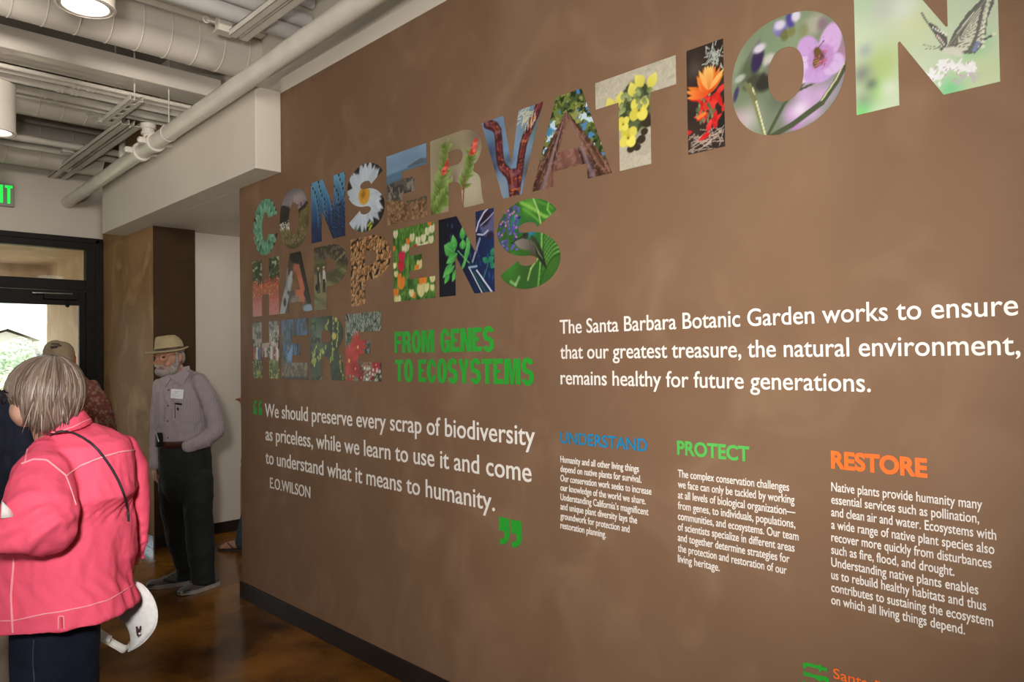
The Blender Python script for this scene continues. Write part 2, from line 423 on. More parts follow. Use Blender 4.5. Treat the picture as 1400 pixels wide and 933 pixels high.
wallm = mat('pale_siding', (0.58, 0.54, 0.47), (0.52, 0.48, 0.42), 2, rough=0.8)
roofm = mat('grey_shingle', (0.56, 0.52, 0.48), (0.48, 0.45, 0.42), 5, rough=0.85)
winm = mat('dull_window', (0.20, 0.24, 0.28), (0.26, 0.30, 0.33), 4, rough=0.2)
whm = mat('white_trim', (0.80, 0.80, 0.78), (0.74, 0.74, 0.72), 4, rough=0.6)
h1 = thing('house', 'pale gabled house seen through the entrance door glass', 'house', (-30.0, 2.4, -1.0))
gx = -30.0
def at30(u, v): return on(u, v, 0, gx)
pk, e1, e0 = at30(9, 447.5), at30(44, 461), at30(-32, 460)
b = MB()
b.prism([(gx, e0[1], -1.0), (gx, e1[1], -1.0), (gx, e1[1], e1[2]-0.1), (gx, pk[1], pk[2]-0.15), (gx, e0[1], e0[2]-0.1)], (-6, 0, 0)).build('wall', wallm, h1)
b = MB()
for q in (e1, e0):
    sgn = 1 if q is e1 else -1
    a = np.array([gx+0.12, pk[1], pk[2]]); c = np.array([gx+0.12, q[1]+sgn*0.35, q[2]-0.12])
    b.prism([a, c, c+[0, 0, 0.16], a+[0, 0, 0.16]], (-7.2, 0, 0))
b.build('roof', roofm, h1)
b = MB()
for q in (e1, e0):
    sgn = 1 if q is e1 else -1
    a = np.array([gx+0.2, pk[1], pk[2]-.06]); c = np.array([gx+0.2, q[1]+sgn*0.35, q[2]-0.18])
    b.prism([a, c, c+[0, 0, 0.26], a+[0, 0, 0.26]], (-.06, 0, 0))
b.build('bargeboard', whm, h1)
b = MB().box((gx, pk[1]-0.5, 0.9), (gx+0.05, pk[1]+0.2, 1.6)).build('window', winm, h1)
b = MB().box((gx-3, pk[1]+1.25, pk[2]-0.9), (gx-2.4, pk[1]+1.7, pk[2]+0.25)).build('chimney', roofm, h1)
gx2 = -40.0
h2 = thing('house', 'white two storey house with railed balcony behind the gabled one', 'house', (gx2, 4.6, -1.0))
a2, b2 = on(47, 455, 0, gx2), on(92, 455, 0, gx2)
MB().box((gx2-5, a2[1], -1.0), (gx2, b2[1], a2[2]+0.15)).build('wall', whm, h2)
MB().box((gx2-5.2, a2[1]-0.3, a2[2]+0.15), (gx2+0.5, b2[1]+0.3, a2[2]+0.38)).build('roof', roofm, h2)
for (u0, u1, v0, v1) in ((49, 53, 461, 469), (54, 58, 461, 469), (59, 64, 461, 469), (49, 54, 484, 500), (57, 63, 484, 500)):
    p, q = on(u0, v1, 0, gx2), on(u1, v0, 0, gx2)
    MB().box((gx2, p[1], p[2]), (gx2+0.06, q[1], q[2])).build('window', winm, h2)
p, q = on(45, 478, 0, gx2), on(70, 474, 0, gx2)
rl = MB().box((gx2, p[1], p[2]), (gx2+1.2, q[1], p[2]+0.1)).box((gx2+1.15, p[1], q[2]+.25), (gx2+1.2, q[1], q[2]+0.3))
for i in range(9):
    yy = p[1]+(q[1]-p[1])*i/8; rl.box((gx2+1.16, yy-.02, p[2]), (gx2+1.2, yy+.02, q[2]+.27))
rl.build('balcony', whm, h2)

def shrub(name, label, c, r, col1, col2, seed, n=900, trunk=True):
    rs = np.random.RandomState(seed)
    t = thing(name, label, 'tree' if 'tree' in name else 'bush', (c[0], c[1], -1.0))
    m = MB()
    for k in range(n):
        d = rs.normal(size=3); d /= np.linalg.norm(d); q = np.array(c)+d*np.array(r)*(0.55+0.5*rs.rand())*(0.75+0.35*vnoise((d*2.2)[None], seed)[0])
        a = rs.normal(size=3); a /= np.linalg.norm(a); b2_ = np.cross(a, d); b2_ /= np.linalg.norm(b2_)+1e-6
        s = 0.05*max(r)*(0.7+rs.rand()); a = np.cross(b2_, d)
        m.add([q-a*s, q+b2_*s*.6, q+a*s, q-b2_*s*.6], [(0, 1, 2, 3)])
    m.build('foliage', mat(name+'_leaf', col1, col2, 1.5, rough=0.8), t)
    if trunk: MB().tube([(c[0], c[1], -1.0), (c[0], c[1]+.1, c[2])], [r[0]*.12, r[0]*.06], 8).build('trunk', mat(name+'_bark', (0.2, 0.15, 0.1), (0.25, 0.2, 0.14), 5), t)
    return t
c = on(29, 483, 0, -24); shrub('hazed_tree', 'hazy grey green tree between the two houses outside', (c[0], c[1], c[2]), (0.7, 0.40, 0.46), (0.52, 0.58, 0.47), (0.64, 0.68, 0.56), 3)  # foliage colours in this group are paled to paint in haze
c = on(4, 491, 0, -19); shrub('dark_green_bush', 'green bush low behind the door glass, in front of gabled house', (c[0], c[1], c[2]-.1), (0.6, 0.42, 0.34), (0.34, 0.46, 0.32), (0.52, 0.60, 0.44), 4)
c = on(6, 522, 0, -15.5); shrub('flowering_bush', 'pale yellow flowering bush nearest the entrance door outside', (c[0], c[1], c[2]-.25), (0.7, 0.46, 0.5), (0.66, 0.68, 0.42), (0.82, 0.82, 0.62), 5, 1300)
c = on(55, 492, 0, -26); shrub('rose_bush', 'low bush in front of the white two storey house', (c[0], c[1], c[2]-.5), (0.6, 0.6, 0.5), (0.36, 0.42, 0.34), (0.74, 0.58, 0.56), 6)
MB()
fx = -27.5
p, q = on(24, 494, 0, fx), on(60, 488, 0, fx)
f_ = MB()
for i in range(16):
    y0 = p[1]+(q[1]-p[1])*i/16; f_.box((fx, y0+0.01, -1.0), (fx+0.04, y0+(q[1]-p[1])/16-.01, q[2]), 0.004)
tag(f_.box((fx-.06, p[1], q[2]-.3), (fx, q[1], q[2]-.2)).build('garden_fence', mat('grey_fence', (0.34, 0.36, 0.40), (0.40, 0.42, 0.46), 4)), 'grey board fence below the houses outside', 'fence')

# ================================================================== UNDER THE CEILING
def spiral_duct(name, label, x, z, r, y0, y1, step, group='spiral ducts under the ceiling', tilt_from=99):
    m = MB(); R = []
    n = 40
    prof = []
    y = y0
    while y+step <= y1+1e-6:
        prof += [(y, r), (y+step-0.010, r), (y+step-0.007, r+0.0032), (y+step-0.003, r+0.0032)]
        y += step
    prof.append((y, r))
    for yy, rr in prof:
        R.append([(x+rr*math.cos(a), yy+0.0*math.sin(a), z+rr*math.sin(a)) for a in [2*math.pi*j/n for j in range(n)]])
    o = m.rings(R).build(name, MT['duct'], None, 'auto')
    return tag(o, label, 'duct', group)
spiral_duct('spiral_duct', 'large beige spiral duct passing above the end of the white bulkhead', -4.79, 3.673, 0.152, -4.6, 0.25, 0.165)
spiral_duct('spiral_duct', 'beige spiral duct between the five conduits and the slotted channels', -6.6, 3.67, 0.152, -4.6, -0.2, 0.165)
spiral_duct('spiral_duct', 'dim spiral duct high against the wall over the exit sign', -7.60, 3.535, 0.19, -4.6, 0.0, 0.25)
tag(MB().box((-5.50, -4.6, 3.50), (-5.235, 0.07, 3.64), 0.008).build('ceiling_beam', mat('glossy_duct_paint', (0.66, 0.60, 0.52), (0.62, 0.565, 0.49), 3, rough=.2, spec=.8), None), 'smooth boxed beam running between the large duct and the conduits', 'beam')
cl = ['thin ceiling conduit nearest the boxed beam, first of five', 'ceiling conduit second of five from the boxed beam', 'middle one of the five parallel ceiling conduits', 'ceiling conduit fourth of five from the boxed beam', 'ceiling conduit farthest from the boxed beam, last of five']
for k, (x, rc) in enumerate(((-5.35, .0145), (-5.43, .0145), (-5.58, .026), (-5.777, .031), (-5.862, .0125))):
    t = thing('conduit', cl[k], 'pipe', (x, -2.3, 3.41), 'five parallel conduits under the ceiling')
    zc = 3.411+rc
    m = MB().tube([(x, -4.6, zc), (x, 0.095, zc)], rc, 16)
    m.build('pipe_run', MT['pipe'], t, 'auto')
    if k in (1, 2, 3):
        yy = -0.78-0.06*k
        for q in (0, .085): MB().rings([[(x+rr_*math.cos(a), yy+q+w_, zc+rr_*math.sin(a)) for a in [2*math.pi*j/16 for j in range(16)]] for w_, rr_ in ((0, rc), (0, rc+.005), (.014, rc+.005), (.014, rc+.002), (.028, rc+.002), (.028, rc+.005), (.042, rc+.005), (.042, rc))]).build('coupling', MT['pipe'], t, 'auto')
for x, z, r, y1, lb in ((-6.98, 3.426, 0.028, 0.03, 'upper of the two thin pipes in front of the dim duct'), (-7.22, 3.424, 0.028, 0.03, 'lower of the two thin pipes in front of the dim duct'), (-7.86, 3.410, 0.017, 0.03, 'thinnest pipe crossing just above the exit sign')):
    tag(MB().tube([(x, -4.6, z), (x, y1, z)], r, 14).build('conduit', MT['pipe'], None, 'auto'), lb, 'pipe', 'thin pipes above the exit sign')
for x, z, r, lb in ((-4.0, 3.555, 0.046, 'grey insulated pipe closest to the large duct'), (-4.0, 3.655, 0.046, 'middle grey insulated pipe above the bare channel'), (-3.95, 3.745, 0.032, 'thinner grey pipe highest beside the large duct')):
    tag(MB().tube([(x, -4.6, z), (x, 0.09, z)], r, 18).build('insulated_pipe', MT['greypipe'], None, 'auto'), lb, 'pipe', 'grey insulated pipes')
# roof drain pipe along the wall, slightly falling
pa, pb = np.array([-7.995, -0.275, 3.132]), np.array([4.0, -0.28, 3.405])
def alongp(x): return pa+(pb-pa)*(x-pa[0])/(pb[0]-pa[0])
dp = thing('drain_pipe', 'long beige pipe slanting down along the top of the wall', 'pipe', tuple((pa+pb)/2))
MB().tube([pa, alongp(-5.65)], 0.053, 24).tube([alongp(-5.65), pb], 0.055, 24).build('pipe_run', MT['pipe'], dp, 'auto')
for x in (-5.88, -5.58):
    c0 = alongp(x); R = MB()
    R.tube([c0+[-0.03, 0, 0], c0+[0.03, 0, 0]], 0.070, 24)
    R.box(c0+[-0.022, -0.115, -0.022], c0+[0.022, -0.06, 0.022], 0.006).box(c0+[-0.022, 0.06, -0.022], c0+[0.022, 0.115, 0.022], 0.006)
    R.tube([c0+[0, -0.12, 0], c0+[0, -0.05, 0]], 0.012, 8).tube([c0+[0, 0.05, 0], c0+[0, 0.12, 0]], 0.012, 8)
    R.build('clamp', MT['pipe'], dp, 'auto')
c0 = alongp(-5.72)
MB().tube([c0, c0+[0, 0, 0.09]], 0.036, 20).tube([c0+[0, 0, 0.09], c0+[0, 0, 0.11]], 0.05, 20).tube([c0+[0, 0, .11], c0+[0, 0, .135]], .042, 20).tube([c0+[0, 0, .135], c0+[0, 0, .17]], .054, 20).build('branch_fitting', MT['pipe'], dp, 'auto')
c0 = alongp(-5.30)
hk = MB().tube([c0+np.array([0, 0.058*math.sin(a), 0.058*math.cos(a)]) for a in np.linspace(0, 2*math.pi, 17)[:-1]], 0.003, 6, closed=True)
hk.tube([c0+[0, 0, .058], c0+[0, 0, .75]], .004, 6).build('hanger_rod', MT['pipe'], dp, True)

def channel(name, label, x0, x1, bars, z, h=0.04, slots=None, clamp=None, group='metal channels under the ceiling', rods=()):
    """bars: list of (y0, y1): a channel with folded lips, open side up"""
    t = thing(name, label, 'channel', ((x0+x1)/2, bars[0][0], z), group)
    for y0, y1 in bars:
        m = MB()
        w = 0.004
        if slots:
            n = slots; L = (x1-x0)/n
            for i in range(n):
                a = x0+i*L
                m.box((a, y0, z), (a+L*0.35, y1, z+w)); m.box((a+L*0.35, y0, z), (a+L, y0+(y1-y0)*.32, z+w)); m.box((a+L*.35, y1-(y1-y0)*.32, z), (a+L, y1, z+w))
        else:
            m.box((x0, y0, z), (x1, y1, z+w))
        m.box((x0, y0, z), (x1, y0+w, z+h)).box((x0, y1-w, z), (x1, y1, z+h))
        m.box((x0, y0, z+h-w), (x1, y0+.011, z+h)).box((x0, y1-.011, z+h-w), (x1, y1, z+h))
        m.build('rail', MT['pipe'], t)
    if len(bars) > 1:
        ym0, ym1 = bars[0][1], bars[1][0]
        for x in np.linspace(x0+.1, x1-.1, 3): MB().box((x-.02, ym0-.002, z+.01), (x+.02, ym1+.002, z+.02)).build('spacer', MT['pipe'], t)
    for x in rods:
        yc = (bars[0][0]+bars[-1][1])/2
        MB().tube([(x, yc, z+.02), (x, yc, 4.15)], 0.006, 8).build('rod', MT['pipe'], t, True)
    if clamp:
        for (x, y, zz) in clamp:
            MB().box((x-.03, y-.05, zz), (x+.03, y+.03, zz+.075), .004).box((x-.035, y-.06, zz-.01), (x+.035, y+.04, zz)).tube([(x, y-.06, zz+.04), (x, y-.11, zz+.04)], .007, 8).tube([(x, y-.11, zz+.04)+np.array([0, -.018*math.cos(a), .018*math.sin(a)]) for a in np.linspace(0, 2*math.pi, 11)[:-1]], .004, 6, closed=True).build('beam_clamp', MT['pipe'], t)
    return t
channel('strut_channel', 'double channel rail running up to the exit wall', -7.99, -5.82, [(-0.435, -0.375), (-0.345, -0.285)], 3.35, rods=(-6.2,), clamp=[(-6.05, -0.47, 3.40), (-7.10, -0.47, 3.40)])
channel('strut_channel', 'short slotted channel holding up the five conduits', -5.95, -5.30, [(-0.525, -0.445)], 3.37, slots=5, rods=(-5.35,))
channel('strut_channel', 'double channel rail crossing under the grey insulated pipes', -4.07, -1.6, [(-0.375, -0.335), (-0.315, -0.27)], 3.45, clamp=[(-4.12, -0.375, 3.49)])
# a bar joist: chords and zigzag web
jo = thing('bar_joist', 'open web steel joist above the grey insulated pipes', 'joist', (-4.6, -2.2, 3.75), 'steel joists')
MB().box((-4.64, -4.6, 3.755), (-4.56, 0.09, 3.775)).box((-4.604, -4.6, 3.775), (-4.596, 0.09, 3.80)).box((-4.66, -4.6, 4.09), (-4.54, 0.09, 4.12)).build('chord', MT['white'], jo)
w_ = MB(); yy = -4.45
while yy < -0.1:
    w_.tube([(-4.6, yy, 3.765), (-4.6, yy+.24, 4.10)], .014, 8).tube([(-4.6, yy+.24, 4.10), (-4.6, yy+.48, 3.765)], .014, 8); yy += .48
w_.build('web', MT['white'], jo, True)
jo = thing('bar_joist', 'dim open web joist behind the double channel rail', 'joist', (-6.95, -2.2, 3.7), 'steel joists')
MB().box((-7.0, -4.6, 3.62), (-6.9, 0.0, 3.645)).box((-7.0, -4.6, 4.09), (-6.9, 0.0, 4.12)).build('chord', MT['ceil'], jo)
w_ = MB(); yy = -4.43
while yy < -0.2:
    w_.tube([(-6.95, yy, 3.64), (-6.95, yy+.3, 4.10)], .02, 8).tube([(-6.95, yy+.3, 4.10), (-6.95, yy+.3, 3.64)], .016, 8); yy += .42
w_.build('web', MT['ceil'], jo, True)
# steel deck ribs
tag(sum_ := MB().box((-8, -4.6, 4.02), (-7.8, 0.0, 4.15)).build('deck_edge', MT['deck']), 'dark steel angle at the deck edge over the exit wall', 'angle')
sum_['kind'] = 'structure'
tag(MB().tube([(-6.72, -0.16, 3.0+.24), (-6.72, -0.16, 4.15)], .026, 12).build('standpipe', MT['pipe'], None, True), 'upright pipe stub rising just behind the slanting drain pipe', 'pipe')

lens = glow('lamp_lens', (1.0, 0.93, 0.84), 3.2)
def can_light(label, x, y, z, r=0.113, h=0.32, power=16):
    t = thing('pendant_light', label, 'ceiling light', (x, y, z), 'cylinder ceiling lights')
    b = MB(); n = 40
    prof = [(0.0, z+h), (r, z+h), (r, z+0.012), (r+0.005, z+0.008), (r+0.005, z), (r-0.006, z-0.002), (r-0.008, z+.004), (r-.014, z+.004), (r-.016, z), (r-0.022, z+0.001), (r-0.024, z+0.05), (0.0, z+0.05)]
    b.rings([[(x+max(q, 1e-4)*math.cos(a), y+max(q, 1e-4)*math.sin(a), zz) for a in [2*math.pi*j/n for j in range(n)]] for q, zz in prof])
    b.build('housing', MT['duct'], t, 'auto')
    MB().rings([[(x+(r-.024)*math.cos(a), y+(r-.024)*math.sin(a), zz) for a in [2*math.pi*j/n for j in range(n)]] for zz in (z+.012, z+.02)]).build('lens', lens, t)
    MB().tube([(x, y, z+h), (x, y, 4.15)], 0.012, 10).build('stem', MT['duct'], t, True)
    l = bpy.data.lights.new('pendant_lamp', 'SPOT'); l.energy = power; l.spot_size = math.radians(120); l.spot_blend = 0.8; l.color = (1, .92, .8); l.shadow_soft_size = 0.09
    lo_ = bpy.data.objects.new('pendant_lamp', l); COL.objects.link(lo_); lo_.location = (0, 0, -0.03); lo_.parent = t
c = P(117, 10, 995*.226/71.5); can_light('white cylinder ceiling light hanging in front of the large duct', c[0], c[1], c[2])
c = on(-4, 178, 2, 3.09); c[0] = -5.68; can_light('white cylinder ceiling light hanging by the entrance wall, above the exit sign', c[0], c[1], c[2])

# ------------------------------------------------------------------ lettering helper glyphs (grotesque capitals)
def arcpts(cx, cz, rx, rz, a0, a1, n=18):
    return [(cx+rx*math.cos(math.radians(a0+(a1-a0)*i/(n-1))), cz+rz*math.sin(math.radians(a0+(a1-a0)*i/(n-1)))) for i in range(n)]
def glyph(ch, w, h, st, br):
    """outline polygons (outer first, then holes) of a heavy capital w wide, h tall, stem st, bar br"""
    R = lambda a, b, c, d: [(a, b), (c, b), (c, d), (a, d)]
    if ch == 'I': return [R(0, 0, w, h)]
    if ch == 'H': return [[(0, 0), (st, 0), (st, h*.5-br/2), (w-st, h*.5-br/2), (w-st, 0), (w, 0), (w, h), (w-st, h), (w-st, h*.5+br/2), (st, h*.5+br/2), (st, h), (0, h)]]
    if ch == 'E': return [[(0, 0), (w, 0), (w, br), (st, br), (st, h*.5-br*.36), (w*.70, h*.5-br*.36), (w*.70, h*.5+br*.36), (st, h*.5+br*.36), (st, h-br), (w, h-br), (w, h), (0, h)]]
    if ch == 'F': return [[(0, 0), (st, 0), (st, h*.5-br*.45), (w*.92, h*.5-br*.45), (w*.92, h*.5+br*.45), (st, h*.5+br*.45), (st, h-br), (w, h-br), (w, h), (0, h)]]
    if ch == 'T': return [[(w/2-st/2, 0), (w/2+st/2, 0), (w/2+st/2, h-br), (w, h-br), (w, h), (0, h), (0, h-br), (w/2-st/2, h-br)]]
    if ch == 'N': return [[(0, 0), (st, 0), (st, h*.52), (w-st*1.12, 0), (w, 0), (w, h), (w-st, h), (w-st, h*.48), (st*1.12, h), (0, h)]]
    if ch == 'M': return [[(0, 0), (st*.85, 0), (st*.85, h*.62), (w/2-st*.28, 0), (w/2+st*.28, 0), (w-st*.85, h*.62), (w-st*.85, 0), (w, 0), (w, h), (w-st*1.2, h), (w/2, h*.45), (st*1.2, h), (0, h)]]
    if ch == 'V': return [[(w*.5-w*.15, 0), (w*.5+w*.15, 0), (w, h), (w-st*1.08, h), (w*.5, h*.36), (st*1.08, h), (0, h)]]
    if ch == 'A': return [[(0, 0), (st*.98, 0), (w*.285, h*.17), (w*.715, h*.17), (w-st*.98, 0), (w, 0), (w*.66, h), (w*.34, h)], [(w*.345, h*.37), (w*.5, h*.72), (w*.655, h*.37)]]
    if ch == 'Y': return [[(w/2-st/2, 0), (w/2+st/2, 0), (w/2+st/2, h*.38), (w, h), (w-st*1.05, h), (w/2, h*.58), (st*1.05, h), (0, h), (w/2-st/2, h*.38)]]
    if ch == 'O':
        e = 2.25
        def se(rx, rz):
            out = []
            for i in range(56):
                a = 2*math.pi*i/56; c, s = math.cos(a), math.sin(a)
                out.append((w/2+rx*math.copysign(abs(c)**(2/e), c), h/2+rz*math.copysign(abs(s)**(2/e), s)))
            return out
        return [se(w/2, h/2), se(w/2-st, h/2-br)]
    if ch in 'CG':
        cx, cz = w/2, h/2
        def P_(rx, rz, a): return (cx+rx*math.cos(math.radians(a)), cz+rz*math.sin(math.radians(a)))
        outer = [P_(w/2, h/2, a) for a in np.linspace(20, 340, 50)]
        inner = [P_(w/2-st, h/2-br, a) for a in np.linspace(326, 34, 44)]
        if ch == 'C': return [outer+inner]
        outer = [P_(w/2, h/2, a) for a in np.linspace(20, 300, 46)]
        inner = [P_(w/2-st, h/2-br, a) for a in np.linspace(300, 34, 40)]
        return [outer+[(w*.80, h*.06), (w*.86, 0), (w, 0), (w, h*.52), (w*.52, h*.52), (w*.52, h*.52-br*.75), (w-st, h*.52-br*.75), (w-st, h*.26)]+inner]
    if ch == 'S':
        hx, hz = st/2, br/2
        rx = w/2-hx; q = h/4+hz/2-hz/2; rzu = (h-2*hz)/4
        cl_ = [(w/2+rx*math.cos(math.radians(a)), h/2+rzu+rzu*math.sin(math.radians(a))) for a in np.linspace(18, 262, 34)]
        cl_ += [(w/2+rx*math.cos(math.radians(a)), h/2-rzu+rzu*math.sin(math.radians(a))) for a in np.linspace(82, -162, 34)]
        cl_ = np.array(cl_); t = np.gradient(cl_, axis=0); t /= np.linalg.norm(t, axis=1)[:, None]
        nrm = np.stack([-t[:, 1], t[:, 0]], 1)
        off = nrm*np.array([hx*1.0, hz])
        Lp, Rp = cl_+off, cl_-off
        return [[tuple(p) for p in Lp]+[tuple(p) for p in Rp[::-1]]]
    if ch == 'P':
        o = [(0, 0), (st, 0), (st, h*.36)]+arcpts(w*.52, h*.68, w*.48, h*.32, -90, 90, 20)+[(0, h)]
        i = [(st, h*.57)]+arcpts(w*.50, h*.68, w*.16, h*.11, -90, 90, 12)+[(st, h*.79)]
        return [o, i]
    if ch == 'R':
        o = [(0, 0), (st, 0), (st, h*.37), (w*.44, h*.37)]+arcpts(w*.44, h*.25, w*.155, h*.12, 90, 0, 8)+[(w*.61, h*.1), (w*.65, 0), (w, 0), (w*.965, h*.1)]+arcpts(w*.70, h*.28, w*.245, h*.17, 0, 62, 8)+arcpts(w*.60, h*.725, w*.37, h*.275, -52, 90, 18)+[(0, h)]
        i = [(st, h*.58)]+arcpts(w*.52, h*.68, w*.11, h*.10, -90, 90, 10)+[(st, h*.78)]
        return [o, i]
def curve_mesh(polys, thick):
    """fill 2d outlines (holes allowed) into a thin plate; returns a mesh lying in XY"""
    cu = bpy.data.curves.new('tmp', 'CURVE'); cu.dimensions = '2D'; cu.fill_mode = 'BOTH'; cu.extrude = thick/2
    for pl in polys:
        s = cu.splines.new('POLY'); s.points.add(len(pl)-1)
        for q, (x, y) in zip(s.points, pl): q.co = (x, y, 0, 1)
        s.use_cyclic_u = True
    o = bpy.data.objects.new('tmp', cu); COL.objects.link(o)
    me = bpy.data.meshes.new_from_object(o.evaluated_get(bpy.context.evaluated_depsgraph_get()))
    bpy.data.objects.remove(o); bpy.data.curves.remove(cu)
    return me
def verts_of(me):
    c = np.empty(len(me.vertices)*3); me.vertices.foreach_get('co', c); return c.reshape(-1, 3)
def to_wall(me, x, z, sx=1.0, sz=1.0, y=-0.0015):
    """stand an XY plate up on the mural wall (plane y = 0)"""
    c = verts_of(me)
    out = np.stack([x+c[:, 0]*sx, y-c[:, 2], z+c[:, 1]*sz], 1)
    me.vertices.foreach_set('co', out.ravel()); me.update(); return me
def text_mesh(body, size, weight=0.0, thick=0.0016):
    cu = bpy.data.curves.new('tmp', 'FONT'); cu.body = body; cu.size = size; cu.offset = weight*size; cu.extrude = thick/2
    cu.resolution_u = 5
    o = bpy.data.objects.new('tmp', cu); COL.objects.link(o)
    me = bpy.data.meshes.new_from_object(o.evaluated_get(bpy.context.evaluated_depsgraph_get()))
    bpy.data.objects.remove(o); bpy.data.curves.remove(cu)
    return me

# exit sign on the entrance wall
ex = thing('exit_sign', 'green lit exit sign on the white wall above the entrance', 'sign', (DX, -0.86, 3.03))
MB().box((DX, -1.035, 3.025), (DX+0.045, -0.708, 3.24), 0.006).build('housing', mat('sign_grey', (0.34, 0.32, 0.29), (0.30, 0.28, 0.25), 6, rough=.5), ex)
ge = glow('exit_green', (0.02, 0.9, 0.08), 1.3)
yy = -0.962
for ch, wd in (('E', .052), ('X', .06), ('I', .02), ('T', .058)):
    if ch == 'X':
        s_ = .024; pl = [[(0, 0), (s_, 0), (wd/2, .066), (wd-s_, 0), (wd, 0), (wd*.62, .0825), (wd, .165), (wd-s_, .165), (wd/2, .099), (s_, .165), (0, .165), (wd*.38, .0825)]]
    else: pl = glyph(ch, wd, .165, .021, .021)
    me = curve_mesh(pl, .003); c = verts_of(me)
    me.vertices.foreach_set('co', np.stack([DX+.047+c[:, 2], yy+c[:, 0], 3.052+c[:, 1]], 1).ravel())
    link('sign_letter', me, ge, ex); yy += wd+.016
# ================================================================== LETTERING ON THE MURAL WALL
def xw(u, z):
    """wall x of image column u at height z (wall plane y = 0)"""
    k = (u-700)/FPX; a = RM[0]-k*RM[2]
    return -(a[1]*2.143+a[2]*(z-1.6))/a[0]
_h = text_mesh('H', 1.0); CAPH = float(np.ptp(verts_of(_h)[:, 1]))
def split_words(me, gap, m, t):
    """a line of large lettering: one mesh per word, all children of the line"""
    v = verts_of(me); n = len(v); par = list(range(n))
    def find(a):
        while par[a] != a: par[a] = par[par[a]]; a = par[a]
        return a
    for p in me.polygons:
        a = find(p.vertices[0])
        for q in p.vertices[1:]: par[find(q)] = a
    root = np.array([find(i) for i in range(n)])
    isl = sorted([(v[root == r, 0].min(), v[root == r, 0].max(), r) for r in np.unique(root)])
    words, hi = [], -1e9
    for a, b, r in isl:
        if a-hi > gap: words.append([])
        words[-1].append(r); hi = max(hi, b)
    faces = [tuple(p.vertices) for p in me.polygons]
    if len(words) == 1: link('text_line', me, m, t); return
    line = bpy.data.objects.new('text_line', None); COL.objects.link(line); line.parent = t; line.empty_display_size = .05
    for w_ in words:
        keep = np.isin(root, w_); idx = np.full(n, -1); idx[keep] = np.arange(keep.sum())
        m2 = bpy.data.meshes.new('word'); m2.from_pydata([tuple(p) for p in v[keep]], [], [tuple(int(idx[k]) for k in f) for f in faces if keep[f[0]]])
        link('word', m2, m, line)
    bpy.data.meshes.remove(me)
def block(label, lines, cap, m, weight=0.0, name='wall_lettering', cat='lettering', group=None, squeeze=None):
    """one adhesive text block; lines = (text, u_start, u_end, z)"""
    t = thing(name, label, cat, (xw(lines[0][1], lines[0][3]), 0, min(l[3] for l in lines)), group)
    for body, u0, u1, z in lines:
        me = text_mesh(body, cap/CAPH, weight)
        c = verts_of(me); x0, x1 = xw(u0, z), xw(u1, z)
        sx = (x1-x0)/np.ptp(c[:, 0])
        to_wall(me, x0-c[:, 0].min()*sx, z, sx)
        if cap < .04: link('text_line', me, m, t); continue
        split_words(me, .17*cap/CAPH*sx, m, t)
    return t
block('large white three line statement at the upper right, starting with The Santa', [
    ('The Santa Barbara Botanic Garden works to ensure', 766, 1392.5, 1.680),
    ('that our greatest treasure, the natural environment,', 766.5, 1395.5, 1.582),
    ('remains healthy for future generations.', 767, 1191, 1.482)], 0.0535, MT['lettering'], 0.0062)
block('white three line quotation about preserving every scrap of biodiversity', [
    ('We should preserve every scrap of biodiversity', 362.5, 732, 1.228),
    ('as priceless, while we learn to use it and come', 363.5, 727, 1.079),
    ('to understand what it means to humanity.', 363.5, 677, 0.930)], 0.083, MT['lettering'], 0.0058)
block('small white capitals naming the author below the quotation', [('E.O.WILSON', 369.5, 424.5, 0.781)], 0.066, MT['lettering'], 0.003)
def small(label, rows, u0, z0, dz):
    block(label, [(b, u0, u1, z0-dz*i) for i, (b, u1) in enumerate(rows)], 0.0255, MT['lettering'], 0.0065)
small('small white eight line paragraph under the blue heading', [
    ('Humanity and all other living things', 873.8), ('depend on native plants for survival.', 877.3), ('Our conservation work seeks to increase', 891), ('our knowledge of the world we share.', 883),
    ('Understanding California\u2019s magnificent', 886.9), ('and unique plant diversity lays the', 871.4), ('groundwork for protection and', 861.1), ('restoration planning.', 828.9)], 766.7, 1.1755, 0.0369)
small('small white nine line paragraph under the green heading', [
    ('The complex conservation challenges', 1079.2), ('we face can only be tackled by working', 1086.6), ('at all levels of biological organization\u2014', 1087.7), ('from genes, to individuals, populations,', 1087.7), ('communities, and ecosystems. Our team', 1092.2),
    ('of scientists specialize in different areas', 1086.6), ('and together determine strategies for', 1079.9), ('the protection and restoration of our', 1076), ('living heritage.', 984.2)], 927.3, 1.176, 0.0361)
small('small white ten line paragraph under the orange heading', [
    ('Native plants provide humanity many', 1343.2), ('essential services such as pollination,', 1339), ('and clean air and water. Ecosystems with', 1362.3), ('a wide range of native plant species also', 1359.8), ('recover more quickly from disturbances', 1356),
    ('such as fire, flood, and drought.', 1305.1), ('Understanding native plants enables', 1338), ('us to rebuild healthy habitats and thus', 1348.7), ('contributes to sustaining the ecosystem', 1358.1), ('on which all living things depend.', 1319.7)], 1137, 1.192, 0.0363)
block('blue heading UNDERSTAND in thin capitals', [('UNDERSTAND', 766.3, 885.5, 1.252)], 0.043, MT['blue'], 0.013, cat='heading')
block('green heading PROTECT in bold capitals', [('PROTECT', 926.3, 1025.2, 1.254)], 0.0445, MT['green2'], 0.032, cat='heading')
block('orange heading RESTORE in heavy capitals', [('RESTORE', 1136.8, 1268.5, 1.260)], 0.046, MT['orange'], 0.042, cat='heading')

